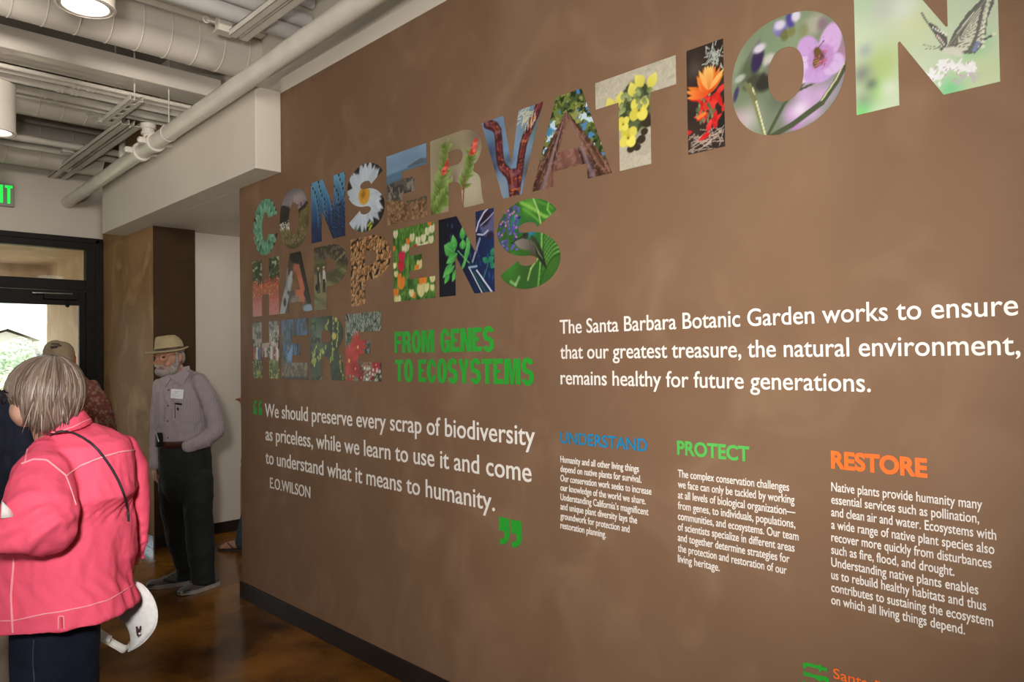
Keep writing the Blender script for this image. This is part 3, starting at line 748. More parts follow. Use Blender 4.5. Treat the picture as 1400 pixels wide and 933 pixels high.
# green condensed capitals, two lines, one thing; each line a part
tt = thing('wall_lettering', 'green condensed heading FROM GENES TO ECOSYSTEMS', 'heading', (-2.6, 0, 1.47))
def capline(txt, u0, u1, z, h):
    wid = {'M': 1.32, ' ': 0.42, 'T': 0.95, 'E': 0.84, 'F': 0.80, 'Y': 1.0, 'N': 1.02}
    tot = sum(wid.get(q, .98) for q in txt)+0.085*(len(txt)-1)
    x0, x1 = xw(u0, z), xw(u1, z); k = (x1-x0)/tot; x = x0
    bmj = bmesh.new()
    for q in txt:
        wq = wid.get(q, .98)*k
        if q != ' ':
            over = .004 if q in 'OCGS' else 0
            pl = glyph(q, wq, h+2*over, min(.033, wq*.37), .021)
            me = curve_mesh([[(a, b-over) for a, b in p] for p in pl], .0016)
            to_wall(me, x, z); bmj.from_mesh(me); bpy.data.meshes.remove(me)
        x += wq+.085*k
    me = bpy.data.meshes.new('text_line'); bmj.to_mesh(me); bmj.free()
    link('text_line', me, MT['green'], tt)
capline('FROM GENES', 540, 676, 1.617, 0.106)
capline('TO ECOSYSTEMS', 541, 730.5, 1.476, 0.108)
# big green quotation marks
def qmark(x, z, s, flip):
    o = [(0, .055), (0, .11), (.058, .11), (.058, .05)]+arcpts(.010, .048, .048, .048, 0, -90, 10)+[(.004, 0), (.004, .022), (.012, .022)]+arcpts(.012, .036, .018, .014, -90, 0, 5)+[(.030, .055)]
    pl = [[(a*s, b*s) for a, b in o]]
    if flip: pl = [[(.058*s-a, .11*s-b) for a, b in pl[0]]]
    return to_wall(curve_mesh(pl, .0016), x, z)
for lab, xs, z, s, fl in (('green opening quotation marks at the start of the quotation', (-4.597, -4.527), 1.235, .85, True), ('large green closing quotation marks after the quotation', (-2.268, -2.196), 0.795, 1.05, False)):
    t = thing('quotation_mark', lab, 'quotation mark', (xs[0], 0, z))
    for x in xs: link('comma_mark', qmark(x, z, s, fl), MT['green'], t)
# emblem in the lower corner and the orange name beside it
em = thing('wall_emblem', 'green leaf-stroke emblem with orange name at the bottom edge', 'emblem', (-0.9, 0, 0.35))
def W2(u, v):
    p = on(u, v, 1, 0.0); return (p[0], p[2])
def px(u, v): return (1080+u/7.0, 880+v/7.0)
def stroke(pts):
    me = curve_mesh([[W2(*px(*p)) for p in pts]], .0016); return to_wall(me, 0, 0)
link('emblem_stroke', stroke([(128, 240), (128, 195), (140, 183), (165, 184), (280, 212), (288, 198), (304, 206), (303, 222), (356, 234), (362, 272), (304, 254), (300, 275), (280, 272), (283, 246), (170, 218), (158, 222), (152, 243)]), MT['green'], em)
link('emblem_stroke', stroke([(130, 270), (150, 270), (240, 300), (355, 322), (375, 340), (380, 440), (352, 440), (350, 366), (300, 352), (300, 372), (272, 352), (240, 332), (132, 306)]), MT['green'], em)
link('emblem_stroke', stroke([(126, 352), (150, 368), (230, 400), (300, 430), (290, 456), (200, 430), (126, 390)]), MT['green'], em)
me = text_mesh('Santa Barbara', 0.058/CAPH, 0.004); c = verts_of(me); a_, b_ = W2(*px(418, 330))[0], W2(*px(900, 430))[0]
_sb = text_mesh('Santa B', 0.058/CAPH, 0.004); sx = (b_-a_)/np.ptp(verts_of(_sb)[:, 0])
zb = W2(*px(420, 330))[1]
to_wall(me, a_-c[:, 0].min()*sx, zb, sx, (W2(*px(418, 236))[1]-zb)/0.058)
link('text_line', me, MT['orange'], em)

# ------------------------------------------------------------------ photographs printed inside the big letters
class Cv:
    """paints a printed picture at sample points; x runs 0..asp, y runs 0..1 upward"""
    def __init__(s, x, y, seed):
        s.x, s.y = x, y; s.c = np.zeros((len(x), 3)); s.r = np.random.RandomState(seed); s.seed = seed
    def n(s, sx, sy=None, o=4, k=0):
        return fbm(np.stack([s.x*sx, s.y*(sy or sx), np.full_like(s.x, 3.7+k)], 1), o, s.seed+k)
    def put(s, m, col):
        m = np.clip(m, 0, 1)[:, None]; s.c = s.c*(1-m)+np.array(col, float)*m
    def fill(s, col): s.c[:] = col
    def grad(s, y0, c0, y1, c1, w=None):
        t = np.clip((s.y-y0)/(y1-y0), 0, 1)[:, None]; v = np.array(c0)*(1-t)+np.array(c1)*t
        s.c = v if w is None else s.c*(1-w[:, None])+v*w[:, None]
    def mottle(s, sc, amp, sy=None, k=9):
        f = (s.n(sc, sy, 4, k)-.5)*2*amp; s.c = np.clip(s.c*(1+f[:, None]), 0, 255)
    def el(s, cx, cy, rx, ry, col, a=0.0, soft=.15, op=1.0):
        dx, dy = s.x-cx, s.y-cy; ca, sa = math.cos(a), math.sin(a)
        d = np.sqrt(((dx*ca+dy*sa)/rx)**2+((-dx*sa+dy*ca)/ry)**2)
        s.put(np.clip((1-d)/soft, 0, 1)*op, col)
    def blur(s, cx, cy, r, col, op=.8):
        d2 = ((s.x-cx)**2+(s.y-cy)**2)/r**2; s.put(np.exp(-d2*1.6)*op, col)
    def seg(s, x0, y0, x1, y1, w, col, soft=.3, op=1.0, w1=None):
        dx, dy = x1-x0, y1-y0; t = np.clip(((s.x-x0)*dx+(s.y-y0)*dy)/(dx*dx+dy*dy+1e-9), 0, 1)
        d = np.hypot(s.x-x0-t*dx, s.y-y0-t*dy); ww = w+(w1-w)*t if w1 is not None else w
        s.put(np.clip((1-d/ww)/soft, 0, 1)*op, col)
    def path(s, pts, w, col, soft=.3, op=1.0):
        for i in range(len(pts)-1): s.seg(*pts[i], *pts[i+1], w, col, soft, op)
    def leaf(s, cx, cy, a, L, wd, col, col2=None, p=.8):
        dx, dy = s.x-cx, s.y-cy; ca, sa = math.cos(a), math.sin(a)
        t = (dx*ca+dy*sa)/L; q = (-dx*sa+dy*ca)/wd
        prof = np.sin(np.pi*np.clip(t, 0, 1)**p); m = np.clip((prof-np.abs(q))/.25, 0, 1)*((t > 0) & (t < 1))
        c_ = np.array(col, float)
        if col2 is None: s.put(m, c_)
        else:
            tt_ = np.clip(t, 0, 1)[:, None]; cc = c_*(1-tt_)+np.array(col2)*tt_
            s.c = s.c*(1-m[:, None])+cc*m[:, None]
    def pts(s, n, x0, x1, y0, y1): return np.stack([s.r.uniform(x0, x1, n), s.r.uniform(y0, y1, n)], 1)
    def jit(s, col, a=18): return np.clip(np.array(col)+s.r.normal(0, a), 0, 255)

def spline2(p, n=14):
    p = np.array(p, float); out = []
    for q in np.linspace(0, len(p)-1, n):
        i = min(int(q), len(p)-2); f = q-i
        a, b, d, e = p[max(i-1, 0)], p[i], p[i+1], p[min(i+2, len(p)-1)]
        out.append(tuple(.5*(2*b+(d-a)*f+(2*a-5*b+4*d-e)*f*f+(-a+3*b-3*d+e)*f**3)))
    return out
def p_succulent(c):
    c.fill((50, 34, 30)); c.mottle(6, .4)
    for ring, (r, n, L, w) in enumerate(((.34, 22, .30, .055), (.16, 18, .30, .062), (.02, 12, .24, .06))):
        for i in range(n):
            a = 2*math.pi*i/n+ring*.2+c.r.normal(0, .05)
            c.leaf(.47+r*math.cos(a)*.9, .5+r*math.sin(a), a, L*(1+c.r.normal(0, .07)), w*1.45, c.jit((62, 132, 96), 10), c.jit((176, 228, 200), 8), .6); c.seg(.47+r*math.cos(a)*.9, .5+r*math.sin(a), .47+(r+L*.7)*math.cos(a)*.9, .5+(r+L*.7)*math.sin(a), .008, (52, 112, 84), .9, .6)
    for p in c.pts(9, 0, .2, .1, .6): c.el(p[0], p[1], .02, .03, (150, 60, 60))
def p_meadowhill(c):
    c.grad(.5, (176, 160, 165), 1, (120, 116, 122)); c.el(.62, .82, .35, .13, (196, 170, 168), 0, .7, .7)
    c.put((.72+.07*np.sin(c.x*6+1)+.05*(c.n(9)-.5)-c.y)*30, (46, 38, 33)); c.put((c.y < .74)*(c.n(22, 16, 3, 6) > .56)*.6, (70, 62, 48))
    for x, h_ in ((.47, .86), (.53, .80), (.12, .74), (.2, .70), (.8, .66), (.9, .72), (.33, .76)):
        for y in np.linspace(.5, h_, 9): c.el(x, y, .006+.035*(h_-y)/.3, .022, (30, 28, 25), 0, .5)
    lim = .40+.28*c.x+.05*(c.n(7)-.5)*2
    g = np.clip((lim-c.y)*25, 0, 1); c.put(g, (112, 104, 58)); f = c.n(18, 30)
    c.put(g*(f > .55)*.7, (146, 136, 86)); c.put(g*(c.n(9, 9, 3, 4) > .58)*.6, (82, 72, 48))
    c.put(np.clip((.12-c.y)*8, 0, 1)*.7, (62, 48, 38))
    for p in c.pts(60, .0, .45, .34, .50): c.el(p[0], p[1], .015, .015, (235, 232, 225))
    for p in c.pts(90, .1, .9, .08, .35): c.el(p[0], p[1], .010, .012, c.jit((176, 150, 130)))
def p_blueskin(c):
    c.grad(.25, (26, 60, 112), .95, (96, 160, 196)); c.put(np.clip((.42+.25*(c.x-.3)-c.y)*5, 0, 1)*.75, (20, 36, 84)); c.mottle(4, .15)
    for k in range(6):
        x0 = -.05+k*.2
        c.path([(x0+.16*math.sin(t*3)+.18*t, 1-t) for t in np.linspace(0, .75, 8)], .035, (122, 178, 210), .95, .35)
        for t in np.linspace(.02, .72, 10):
            x = x0+.05+.16*math.sin(t*3)+.18*t; q_ = c.r.normal(0, .012); c.el(x+q_, 1-t, .040, .044, (150, 205, 230), 0, .5, .7); c.el(x+q_, 1-t, .024, .034, (8, 12, 26), c.r.normal(0, .3), .3)
    for p in c.pts(620, .0, 1.05, 0, .65):
        if p[1] < .15+.5*p[0]: c.el(p[0]+.008, p[1]+.008, .017, .017, (72, 116, 170), 0, .5, .7); c.el(p[0], p[1], .013, .015, (6, 8, 24), 0, .4)
def p_daisy(c):
    c.fill((40, 36, 30)); c.mottle(5, .4); c.el(.1, .2, .35, .28, (206, 222, 236), 0, .3); c.el(.35, .05, .2, .12, (64, 84, 60), 0, .5)
    for i in range(40):
        a = 2*math.pi*i*.382+c.r.normal(0, .06)
        c.leaf(.47, .53, a, .55+c.r.normal(0, .05), .115, c.jit((226, 234, 240), 6), c.jit((200, 214, 230), 10), .7)
        c.seg(.47+.12*math.cos(a), .53+.12*math.sin(a), .47+.48*math.cos(a+.05), .53+.48*math.sin(a+.05), .006, (168, 184, 206), .8, .6)
    c.el(.47, .54, .17, .155, (226, 166, 52), 0, .25); c.el(.45, .56, .09, .09, (176, 116, 24), 0, .6)
    for p in c.pts(60, .34, .6, .42, .66): c.el(p[0], p[1], .012, .012, (240, 190, 80), 0, .5, .6)
    for p in c.pts(6, .55, .9, .0, .12): c.el(p[0], p[1], .04, .02, (190, 200, 60), .5)
def p_shore(c):
    c.grad(.66, (120, 152, 178), 1, (134, 164, 194)); c.mottle(3, .12, 9)
    c.put(np.clip((.73+.05*c.x-c.y)*40, 0, 1), (92, 128, 156)); c.put(np.clip((.055*(1-np.abs(c.x-.86)/.3)+.775-c.y)*60, 0, 1)*(c.x > .55)*(c.y > .74), (96, 104, 118))
    g = np.clip((.60+.10*c.x-c.y)*20, 0, 1); c.put(g, (98, 92, 82)); c.put(g*(c.n(8, 14) > .52)*.8, (60, 58, 56)); c.put(g*(c.n(15, 10, 3, 2) > .6), (142, 134, 122))
    g = np.clip((.37-.08*c.x+.05*(c.n(6)-.5)-c.y)*20, 0, 1); c.put(g, (136, 100, 68)); c.put(g*(c.n(26, 30) > .56)*.8, (178, 146, 110)); c.put(g*(c.n(18, 22, 4, 5) < .42)*.8, (92, 64, 42))
    for p in c.pts(14, .3, 1, .25, .36): c.el(p[0], p[1], .05, .02, (84, 84, 66), 0, .5)
def p_needles(c):
    c.fill((172, 158, 128)); c.blur(.75, .25, .35, (206, 200, 176)); c.blur(.35, .75, .3, (128, 122, 84)); c.blur(.9, .9, .25, (120, 104, 86)); c.blur(.45, .4, .12, (120, 92, 84), .6)
    def branch(x0, y0, x1, y1, n, L, tip):
        c.seg(x0, y0, x1, y1, .018, (150, 82, 50))
        for i in range(n):
            t = i/n; a = math.atan2(y1-y0, x1-x0)+c.r.choice([-1, 1])*c.r.uniform(.3, 1.3)
            c.leaf(x0+(x1-x0)*t, y0+(y1-y0)*t, a, L*c.r.uniform(.8, 1.3), .021, c.jit((96, 124, 52), 16), c.jit((164, 190, 104), 16), .7)
        if tip:
            for i in range(44):
                q = c.r.uniform(0, 1); a = math.atan2(y1-y0, x1-x0)
                c.el(x1+math.cos(a)*q*.17+c.r.normal(0, .022)*(1-q*.5), y1+math.sin(a)*q*.17+c.r.normal(0, .01), .034, .026, c.jit((214, 84, 66), 20))
    for x0, y0, x1, y1 in ((.02, .05, .28, .56), (.05, .0, .4, .3), (.63, .3, .8, .66), (.25, .45, .3, .85)): c.seg(x0, y0, x1, y1, .085, (64, 84, 40), .9, .8)
    branch(.25, .45, .30, .85, 60, .13, False); c.blur(.28, .75, .1, (150, 130, 80), .5)
    branch(.02, .05, .28, .52, 90, .17, True); branch(.05, .0, .4, .30, 90, .16, False)
    branch(.62, .25, .80, .66, 56, .14, True); c.seg(.62, .0, .66, .4, .014, (150, 90, 60))
def p_manzanita(c):
    c.fill((116, 146, 178)); c.mottle(2.5, .3); c.blur(.15, .6, .2, (60, 76, 110), .9); c.blur(.2, .4, .12, (50, 60, 86), .8); c.blur(.75, .25, .14, (70, 80, 96), .8); c.blur(.55, .8, .2, (140, 166, 190), .6); c.blur(.3, .1, .2, (150, 160, 170)); c.blur(.92, .75, .28, (98, 116, 104)); c.blur(.85, .3, .2, (90, 90, 88)); c.blur(.45, .45, .12, (52, 60, 76), .6)
    def limb(p, w):
        p = spline2(p); c.path(p, w*1.12, (78, 28, 30), .3); c.path([(a-.35*w, b) for a, b in p], w*.32, (176, 86, 52), .9, .7); c.path([(a+.30*w, b) for a, b in p], w*.45, (128, 58, 72), .9, .8)
    limb([(.10, .97), (.27, .86), (.30, .6), (.34, .4), (.48, .24), (.52, -.02)], .062)
    limb([(.97, 1.02), (.86, .84), (.72, .64), (.66, .45), (.62, .25), (.56, -.02)], .058)
    limb([(.53, .25), (.545, -.02)], .08)
    red = np.clip((c.c[:, 0]-c.c[:, 2]-25)/30, 0, 1); f = c.n(9, 22, 4, 5); c.put(red*(f > .54)*.75, (60, 22, 26)); c.put(red*(c.n(14, 26, 3, 6) > .64)*.7, (214, 124, 66)); c.put(red*(c.n(10, 18, 3, 8) > .62)*.7, (150, 96, 110))
    for i in range(28): c.leaf(.78+c.r.normal(0, .06), .92+c.r.normal(0, .04), c.r.uniform(2, 5), .16, .008, (206, 206, 178))
def p_redwood(c):
    c.fill((74, 92, 44)); t = c.n(14, 14); c.put((t > .5)*.9, (120, 134, 62)); c.put((c.n(24, 24, 3, 3) > .6)*.9, (30, 44, 26)); c.put((c.n(10, 10, 3, 6) > .62)*1., (206, 228, 240)); c.put((c.n(16, 16, 3, 8) > .64)*.9*(c.x < .4), (64, 140, 190)); c.put((c.n(13, 13, 3, 11) > .62)*.9*(c.x > .6), (84, 140, 196))
    c.put((c.n(20, 20, 3, 12) > .62)*.8*(c.y > .55), (168, 168, 92))
    half = np.clip((.80-c.y), 0, 1)*.72+.01; d = np.abs(c.x-.47)/half
    m = (d < 1)*(c.y < .8); c.put(m*1., (84, 54, 40)); st = c.n(2, 2)*0+fbm(np.stack([(c.x-.47)/half*9, c.y*2.0, c.x*0], 1), 4, 5)
    c.put(m*(st > .56)*.8, (138, 98, 76)); c.put(m*(st < .42)*.8, (46, 28, 20)); c.put(m*np.clip(1-np.abs(d-.55)/.10, 0, 1)*.75, (150, 130, 152)); c.put(m*(d < .42)*.6, (150, 100, 92))
    c.put(m*(c.n(30, 30, 3, 15) > .58)*.5, (170, 128, 116))
def p_yellow(c):
    c.fill((196, 188, 168)); c.mottle(40, .12); c.put((c.n(3, 5) > .58)*.3, (160, 152, 134))
    c.put(np.clip((.27+.12*(c.n(6, 6, 3, 2)-.5)-np.hypot(c.x-.5, (c.y-.60)*.85))*12, 0, 1)*.95, (92, 104, 62)); c.put((np.hypot(c.x-.52, c.y-.62) < .26)*(c.n(14, 14, 3, 4) > .52)*.9, (58, 70, 44)); 
    for x, y, r in ((.45, .2, .055), (.53, .2, .05), (.58, .27, .06), (.62, .34, .05), (.5, .25, .05), (.66, .44, .09)): c.el(x, y, r, r*.8, (58, 48, 34), 0, .2)
    def fl(x, y, s, n=4):
        for i in range(n):
            a = 2*math.pi*i/n+.6; c.el(x+s*.55*math.cos(a), y+s*.55*math.sin(a), s*.6, s*.56, c.jit((232, 220, 92), 8), a, .2)
        c.el(x, y, s*.32, s*.32, (206, 186, 50), 0, .6); c.el(x, y-.01, s*.12, s*.12, (120, 110, 40))
    fl(.42, .33, .115); fl(.56, .58, .125); fl(.36, .48, .08)
    for x, y, a in ((.22, .70, 1.9), (.30, .72, 1.3), (.62, .86, 2.2), (.68, .82, 1.0), (.5, .78, 1.8)): c.leaf(x, y-.06, a, .18, .07, (216, 206, 84), (240, 232, 120)); 
    c.el(.94, .66, .05, .05, (226, 216, 60))
    for p in c.pts(16, .3, .7, .6, .8): c.leaf(p[0], p[1], c.r.uniform(0, 6), .09, .03, c.jit((128, 142, 84)), (178, 190, 130))
def p_paintbrush(c):
    c.fill((48, 38, 32)); c.mottle(5, .5); c.blur(.08, .8, .12, (104, 94, 84), .6)
    for i in range(46): a = c.r.uniform(0, 6); c.leaf(.30+c.r.normal(0, .04), .84+c.r.normal(0, .05), a, .09, .006, (176, 182, 172))
    for i in range(34): a = c.r.uniform(-.9, 4.0); c.seg(c.r.uniform(0, .39), c.r.uniform(0, .22), c.r.uniform(0, .39), c.r.uniform(0, .25), .006, c.jit((196, 174, 158), 14), .6, .8)
    for i in range(30):
        y = c.r.uniform(.16, .55); x = .20+c.r.normal(0, .075); c.leaf(x, y, math.pi/2+c.r.normal(0, 1.3), .15, .030, c.jit((206, 30, 34), 14), c.jit((232, 62, 50), 14))
    for p in c.pts(30, .1, .3, .25, .6): c.el(p[0], p[1], .014, .025, c.jit((110, 120, 84)))
    for i in range(18):
        a = math.pi/2+c.r.normal(0, .75); c.leaf(.22, .52, a, .26+c.r.normal(0, .03), .034, c.jit((232, 90, 38), 14), c.jit((246, 150, 60), 10))
    for i in range(9):
        a = math.pi/2+c.r.normal(0, .28); c.leaf(.23, .56, a, .25, .030, c.jit((242, 150, 70), 10), c.jit((250, 206, 120), 8))
    c.el(.19, .42, .022, .05, (214, 60, 40)); c.el(.15, .34, .06, .02, (236, 130, 50), .3)
def p_mallow(c):
    c.fill((126, 138, 112)); c.mottle(1.6, .35); c.blur(.4, .85, .25, (128, 150, 116)); c.blur(.2, .45, .2, (110, 128, 92)); c.blur(.15, .2, .15, (206, 196, 198)); c.blur(.05, .22, .1, (214, 170, 190), .6); c.blur(.45, .3, .18, (92, 104, 84)); c.blur(.9, .3, .2, (150, 146, 160))
    for x, y in ((.55, .16), (.68, .22), (.60, .09), (.72, .12), (.66, .30), (.8, .25)): c.blur(x, y, .11, (206, 168, 216), .9)
    c.blur(.62, .17, .08, (236, 226, 240)); c.blur(.58, .05, .05, (196, 120, 206))
    c.el(.97, .5, .08, .2, (190, 120, 170), 0, .6, .6)
    # buds
    c.leaf(.12, .52, 1.15, .42, .07, (84, 96, 66), (128, 120, 130)); c.el(.16, .60, .12, .16, (92, 104, 76), -.3, .6); c.el(.25, .70, .065, .14, (56, 44, 80), -.3, .35); c.el(.27, .79, .075, .05, (216, 210, 222), .2, .5); c.el(.36, .66, .075, .075, (198, 196, 188), .4, .5); c.el(.31, .49, .125, .10, (52, 50, 42), .4, .4); c.el(.36, .58, .06, .07, (120, 124, 108), .2, .5); c.el(.08, .58, .07, .04, (176, 184, 168), .3, .5); c.el(.19, .52, .11, .06, (70, 72, 54), .6, .5); c.el(.04, .45, .03, .09, (70, 60, 96), -.3, .5)
    c.leaf(.42, .98, -1.1, .2, .07, (176, 168, 214), (96, 84, 150)); c.el(.55, .94, .045, .1, (86, 76, 150), .2, .5); c.el(.46, .93, .06, .05, (222, 214, 232), 0, .5); c.el(.60, .96, .05, .06, (226, 220, 236), 0, .5); c.el(.50, .83, .045, .06, (112, 118, 66), 0, .4); c.el(.56, .84, .045, .05, (128, 132, 80), 0, .4)
    c.el(.75, .84, .13, .11, (176, 174, 156), .4, .6); c.el(.66, .82, .06, .08, (140, 146, 104), 0, .6); c.el(.82, .82, .06, .08, (140, 118, 130), 0, .7); c.el(.88, .74, .04, .09, (196, 140, 196), -.2, .5)
    # stems
    c.seg(.17, .5, .30, .02, .020, (126, 136, 88)); c.seg(.20, .46, .31, .02, .008, (226, 222, 178)); c.seg(.13, .52, .22, .36, .022, (120, 120, 84))
    c.seg(.33, .02, .48, .25, .018, (78, 88, 60)); c.seg(.48, .25, .68, .40, .016, (84, 92, 62)); c.seg(.6, .33, .75, .36, .012, (84, 84, 62))
    c.path([(.36, .0), (.55, .06), (.8, .18), (.92, .32), (1.0, .44)], .028, (74, 84, 56)); c.path([(.8, .2), (.92, .34), (.99, .46)], .008, (206, 204, 160))
    # open flower
    for cx, cy, rx, ry, a, cl_ in ((.70, .64, .10, .14, .35, (206, 164, 222)), (.88, .66, .10, .16, -.25, (216, 178, 228)), (.66, .49, .11, .13, .5, (222, 196, 236)), (.78, .43, .14, .09, -.1, (200, 160, 218)), (.90, .47, .10, .09, .5, (214, 182, 228)), (.80, .55, .12, .12, 0, (196, 148, 206))):
        c.el(cx, cy, rx, ry, cl_, a, .18)
    for i in range(14):
        a = 2*math.pi*i/14; c.seg(.79+.05*math.cos(a), .55+.05*math.sin(a), .79+.17*math.cos(a), .55+.17*math.sin(a), .004, (176, 128, 190), .8, .5)
    c.el(.79, .55, .055, .075, (96, 62, 70), 0, .5); c.el(.775, .60, .035, .055, (110, 86, 44), .3, .3); c.el(.76, .52, .03, .05, (84, 62, 40), 0, .3)
    for i in range(4): c.seg(.745, .495+.02*i, .79, .50+.02*i, .006, (176, 146, 80), .5)
    for p in c.pts(26, .75, .85, .48, .60): c.el(p[0], p[1], .009, .009, c.jit((176, 90, 120)))
    c.seg(.785, .64, .83, .68, .005, (40, 34, 36))
def p_butterfly(c):
    c.fill((196, 212, 178)); c.mottle(1.3, .16); c.blur(.1, .9, .2, (176, 206, 168)); c.blur(.25, .8, .14, (190, 190, 186)); c.blur(.45, .6, .2, (206, 216, 160)); c.blur(.2, .35, .2, (168, 190, 96)); c.blur(.05, .32, .10, (104, 112, 108)); c.blur(.08, .5, .07, (150, 166, 166)); c.blur(.17, .16, .12, (140, 206, 92)); c.blur(.06, .1, .1, (116, 124, 112), .7); c.blur(.25, .15, .09, (216, 222, 206)); c.blur(.04, .02, .1, (96, 206, 96)); c.blur(.38, .75, .14, (222, 230, 216)); c.blur(.85, .3, .12, (116, 196, 130), .9); c.blur(.9, .1, .2, (190, 206, 150)); c.blur(.68, .03, .12, (96, 200, 120)); c.blur(.12, .22, .06, (70, 80, 74), .7); c.blur(.72, .9, .2, (206, 222, 200))
    # near wing, far wing, body, blossoms (the butterfly sits in the lower right of the letter)
    def inside(poly):
        r = np.zeros(len(c.x), bool); n_ = len(poly)
        for i in range(n_):
            (x0, y0), (x1, y1) = poly[i], poly[(i+1) % n_]
            k = ((y0 > c.y) != (y1 > c.y)) & (c.x < (x1-x0)*(c.y-y0)/((y1-y0) or 1e-9)+x0); r ^= k
        return r*1.0
    W = [(.66, .34), (.71, .44), (.80, .55), (.90, .63), (.985, .67), (.975, .57), (.93, .47), (.925, .40), (.91, .31), (.85, .245), (.76, .27)]
    c.put(inside(W), (84, 84, 76)); c.put(inside([(.68, .35), (.74, .44), (.83, .54), (.90, .58), (.87, .47), (.85, .37), (.80, .285), (.74, .29)]), (208, 206, 184))
    for t in np.linspace(0, 1, 11):
        c.el(.90+.065*t-.02*math.sin(t*3.1), .28+.36*t, .014, .017, (230, 228, 208), .3, .3); c.el(.865+.075*t, .30+.31*t, .013, .022, (214, 212, 186), .3, .3)
        c.seg(.68, .35, .86+.10*t, .29+.36*t, .0035, (84, 82, 74), .6)
    c.seg(.67, .35, .98, .67, .008, (120, 120, 108), .6)
    for t in np.linspace(.1, .9, 5): c.el(.84+.03*t, .265+.06*t, .016, .013, (110, 124, 170))
    c.seg(.91, .33, .965, .345, .009, (66, 66, 60)); c.el(.97, .35, .016, .010, (228, 222, 180))
    c.put(inside([(.645, .345), (.54, .56), (.555, .57), (.60, .53), (.67, .42), (.665, .355)]), (72, 70, 66)); c.seg(.50, .66, .54, .57, .007, (96, 94, 86))
    for i in range(6): c.el(.575+.017*i, .525-.016*i, .008, .011, (234, 230, 216))
    c.path([(.60, .46), (.63, .41), (.65, .37)], .006, (230, 204, 194))
    c.el(.69, .315, .065, .035, (210, 210, 190), -.35, .4); c.el(.74, .28, .05, .03, (216, 214, 198), -.6, .5)
    c.path([(.50, .42), (.56, .385), (.62, .37)], .003, (120, 116, 96)); c.path([(.51, .385), (.57, .365), (.62, .36)], .003, (120, 116, 96)); c.el(.63, .345, .014, .012, (60, 56, 50))
    for cx, cy, n_ in ((.64, .22, 26), (.73, .19, 22), (.53, .17, 18), (.82, .15, 16), (.60, .13, 12)):
        for i in range(n_):
            a = c.r.uniform(0, 6.28); c.leaf(cx+c.r.normal(0, .02), cy+c.r.normal(0, .012), a, .055, .011, c.jit((240, 238, 244), 5), (250, 247, 252))
    for p in c.pts(16, .5, .84, .08, .22): c.el(p[0], p[1], .008, .008, (200, 150, 176))
    for i in range(14): a = c.r.uniform(3.4, 6.0); c.seg(.80, .12, .80+.10*math.cos(a), .12+.10*math.sin(a), .004, (190, 176, 190), .6)
    c.put(np.ones_like(c.x)*.15, (240, 246, 232))
def p_redfield(c):
    c.grad(.0, (200, 110, 104), .6, (176, 84, 48)); c.put(np.clip((c.y-.55+.1*(c.n(5)-.5))*8, 0, 1), (66, 84, 44)); c.put((c.n(18, 24) > .58)*(c.y > .6), (176, 188, 160)); c.put((c.n(12, 12, 3, 3) > .55)*(c.y > .55)*.7, (34, 46, 24))
    for p in c.pts(150, 0, 1, .1, .65): c.el(p[0], p[1], .022, .03, c.jit((206, 74, 50), 22), 0, .5)
    for p in c.pts(70, 0, 1, .35, .6): c.el(p[0], p[1], .016, .02, c.jit((232, 150, 60), 18), 0, .5)
    for p in c.pts(60, 0, 1, 0, .5): c.el(p[0], p[1], .014, .03, (150, 140, 84), 0, .5)
    c.put((c.y < .28)*.4, (216, 130, 124))
def p_lab(c):
    c.fill((78, 62, 50)); c.mottle(3, .3); c.el(.68, .42, .22, .40, (206, 118, 84), -.15, .3); c.el(.60, .72, .2, .2, (186, 110, 84), 0, .4); c.el(.56, .93, .26, .14, (22, 14, 12), -.2, .2); c.seg(.62, 1.0, .88, .35, .09, (24, 16, 14)); c.el(.50, .5, .05, .08, (26, 18, 16), 0, .3); c.seg(.82, .3, 1.0, .02, .08, (40, 28, 26)); c.el(.88, .05, .2, .08, (150, 176, 190), 0, .4)
    c.seg(.05, -.05, .33, .55, .10, (172, 174, 174), .15); c.seg(.30, .48, .38, .66, .05, (190, 192, 190), .2); c.seg(.22, .42, .26, .75, .03, (140, 142, 138)); c.el(.17, .19, .055, .085, (40, 34, 30), 0, .3); c.seg(.28, .35, .42, .28, .04, (84, 80, 76)); c.el(.48, .2, .2, .10, (150, 138, 126), .1, .5)
    for i in range(4): c.seg(.36, .16+.03*i, .6, .14+.035*i, .006, (110, 96, 84), .6)
def p_hikers(c):
    c.fill((112, 112, 70)); f = fbm(np.stack([(c.x*.35+c.y)*9, (c.y-c.x*.4)*2.0, c.x*0], 1), 4, 3); c.put((f > .53)*.7, (146, 144, 96)); c.put((f < .42)*.7, (74, 74, 44)); g = np.clip((c.y-.78+.22*c.x)*9, 0, 1); c.put(g, (66, 58, 46)); c.put(g*(c.n(26, 26) > .55), (118, 104, 84))
    c.path([(.55, .68), (.8, .78), (1, .86)], .03, (168, 160, 110), .9, .7); c.path([(.5, .5), (.8, .62), (1, .7)], .02, (70, 66, 40), .9, .7); c.put(np.clip((.3-c.y)*4, 0, 1)*.5, (140, 132, 88))
    for x, col in ((.13, (46, 50, 58)), (.30, (222, 216, 206))):
        c.seg(x, .48, x, .60, .038, col); c.el(x, .645, .026, .03, (176, 120, 90)); c.el(x, .665, .04, .014, (210, 200, 176)); c.seg(x-.01, .46, x-.02, .28, .022, (36, 32, 34)); c.seg(x+.02, .46, x+.03, .28, .022, (40, 36, 38)); c.seg(x+.04, .58, x+.05, .44, .014, (206, 200, 190))
    c.el(.07, .36, .04, .06, (34, 28, 24))
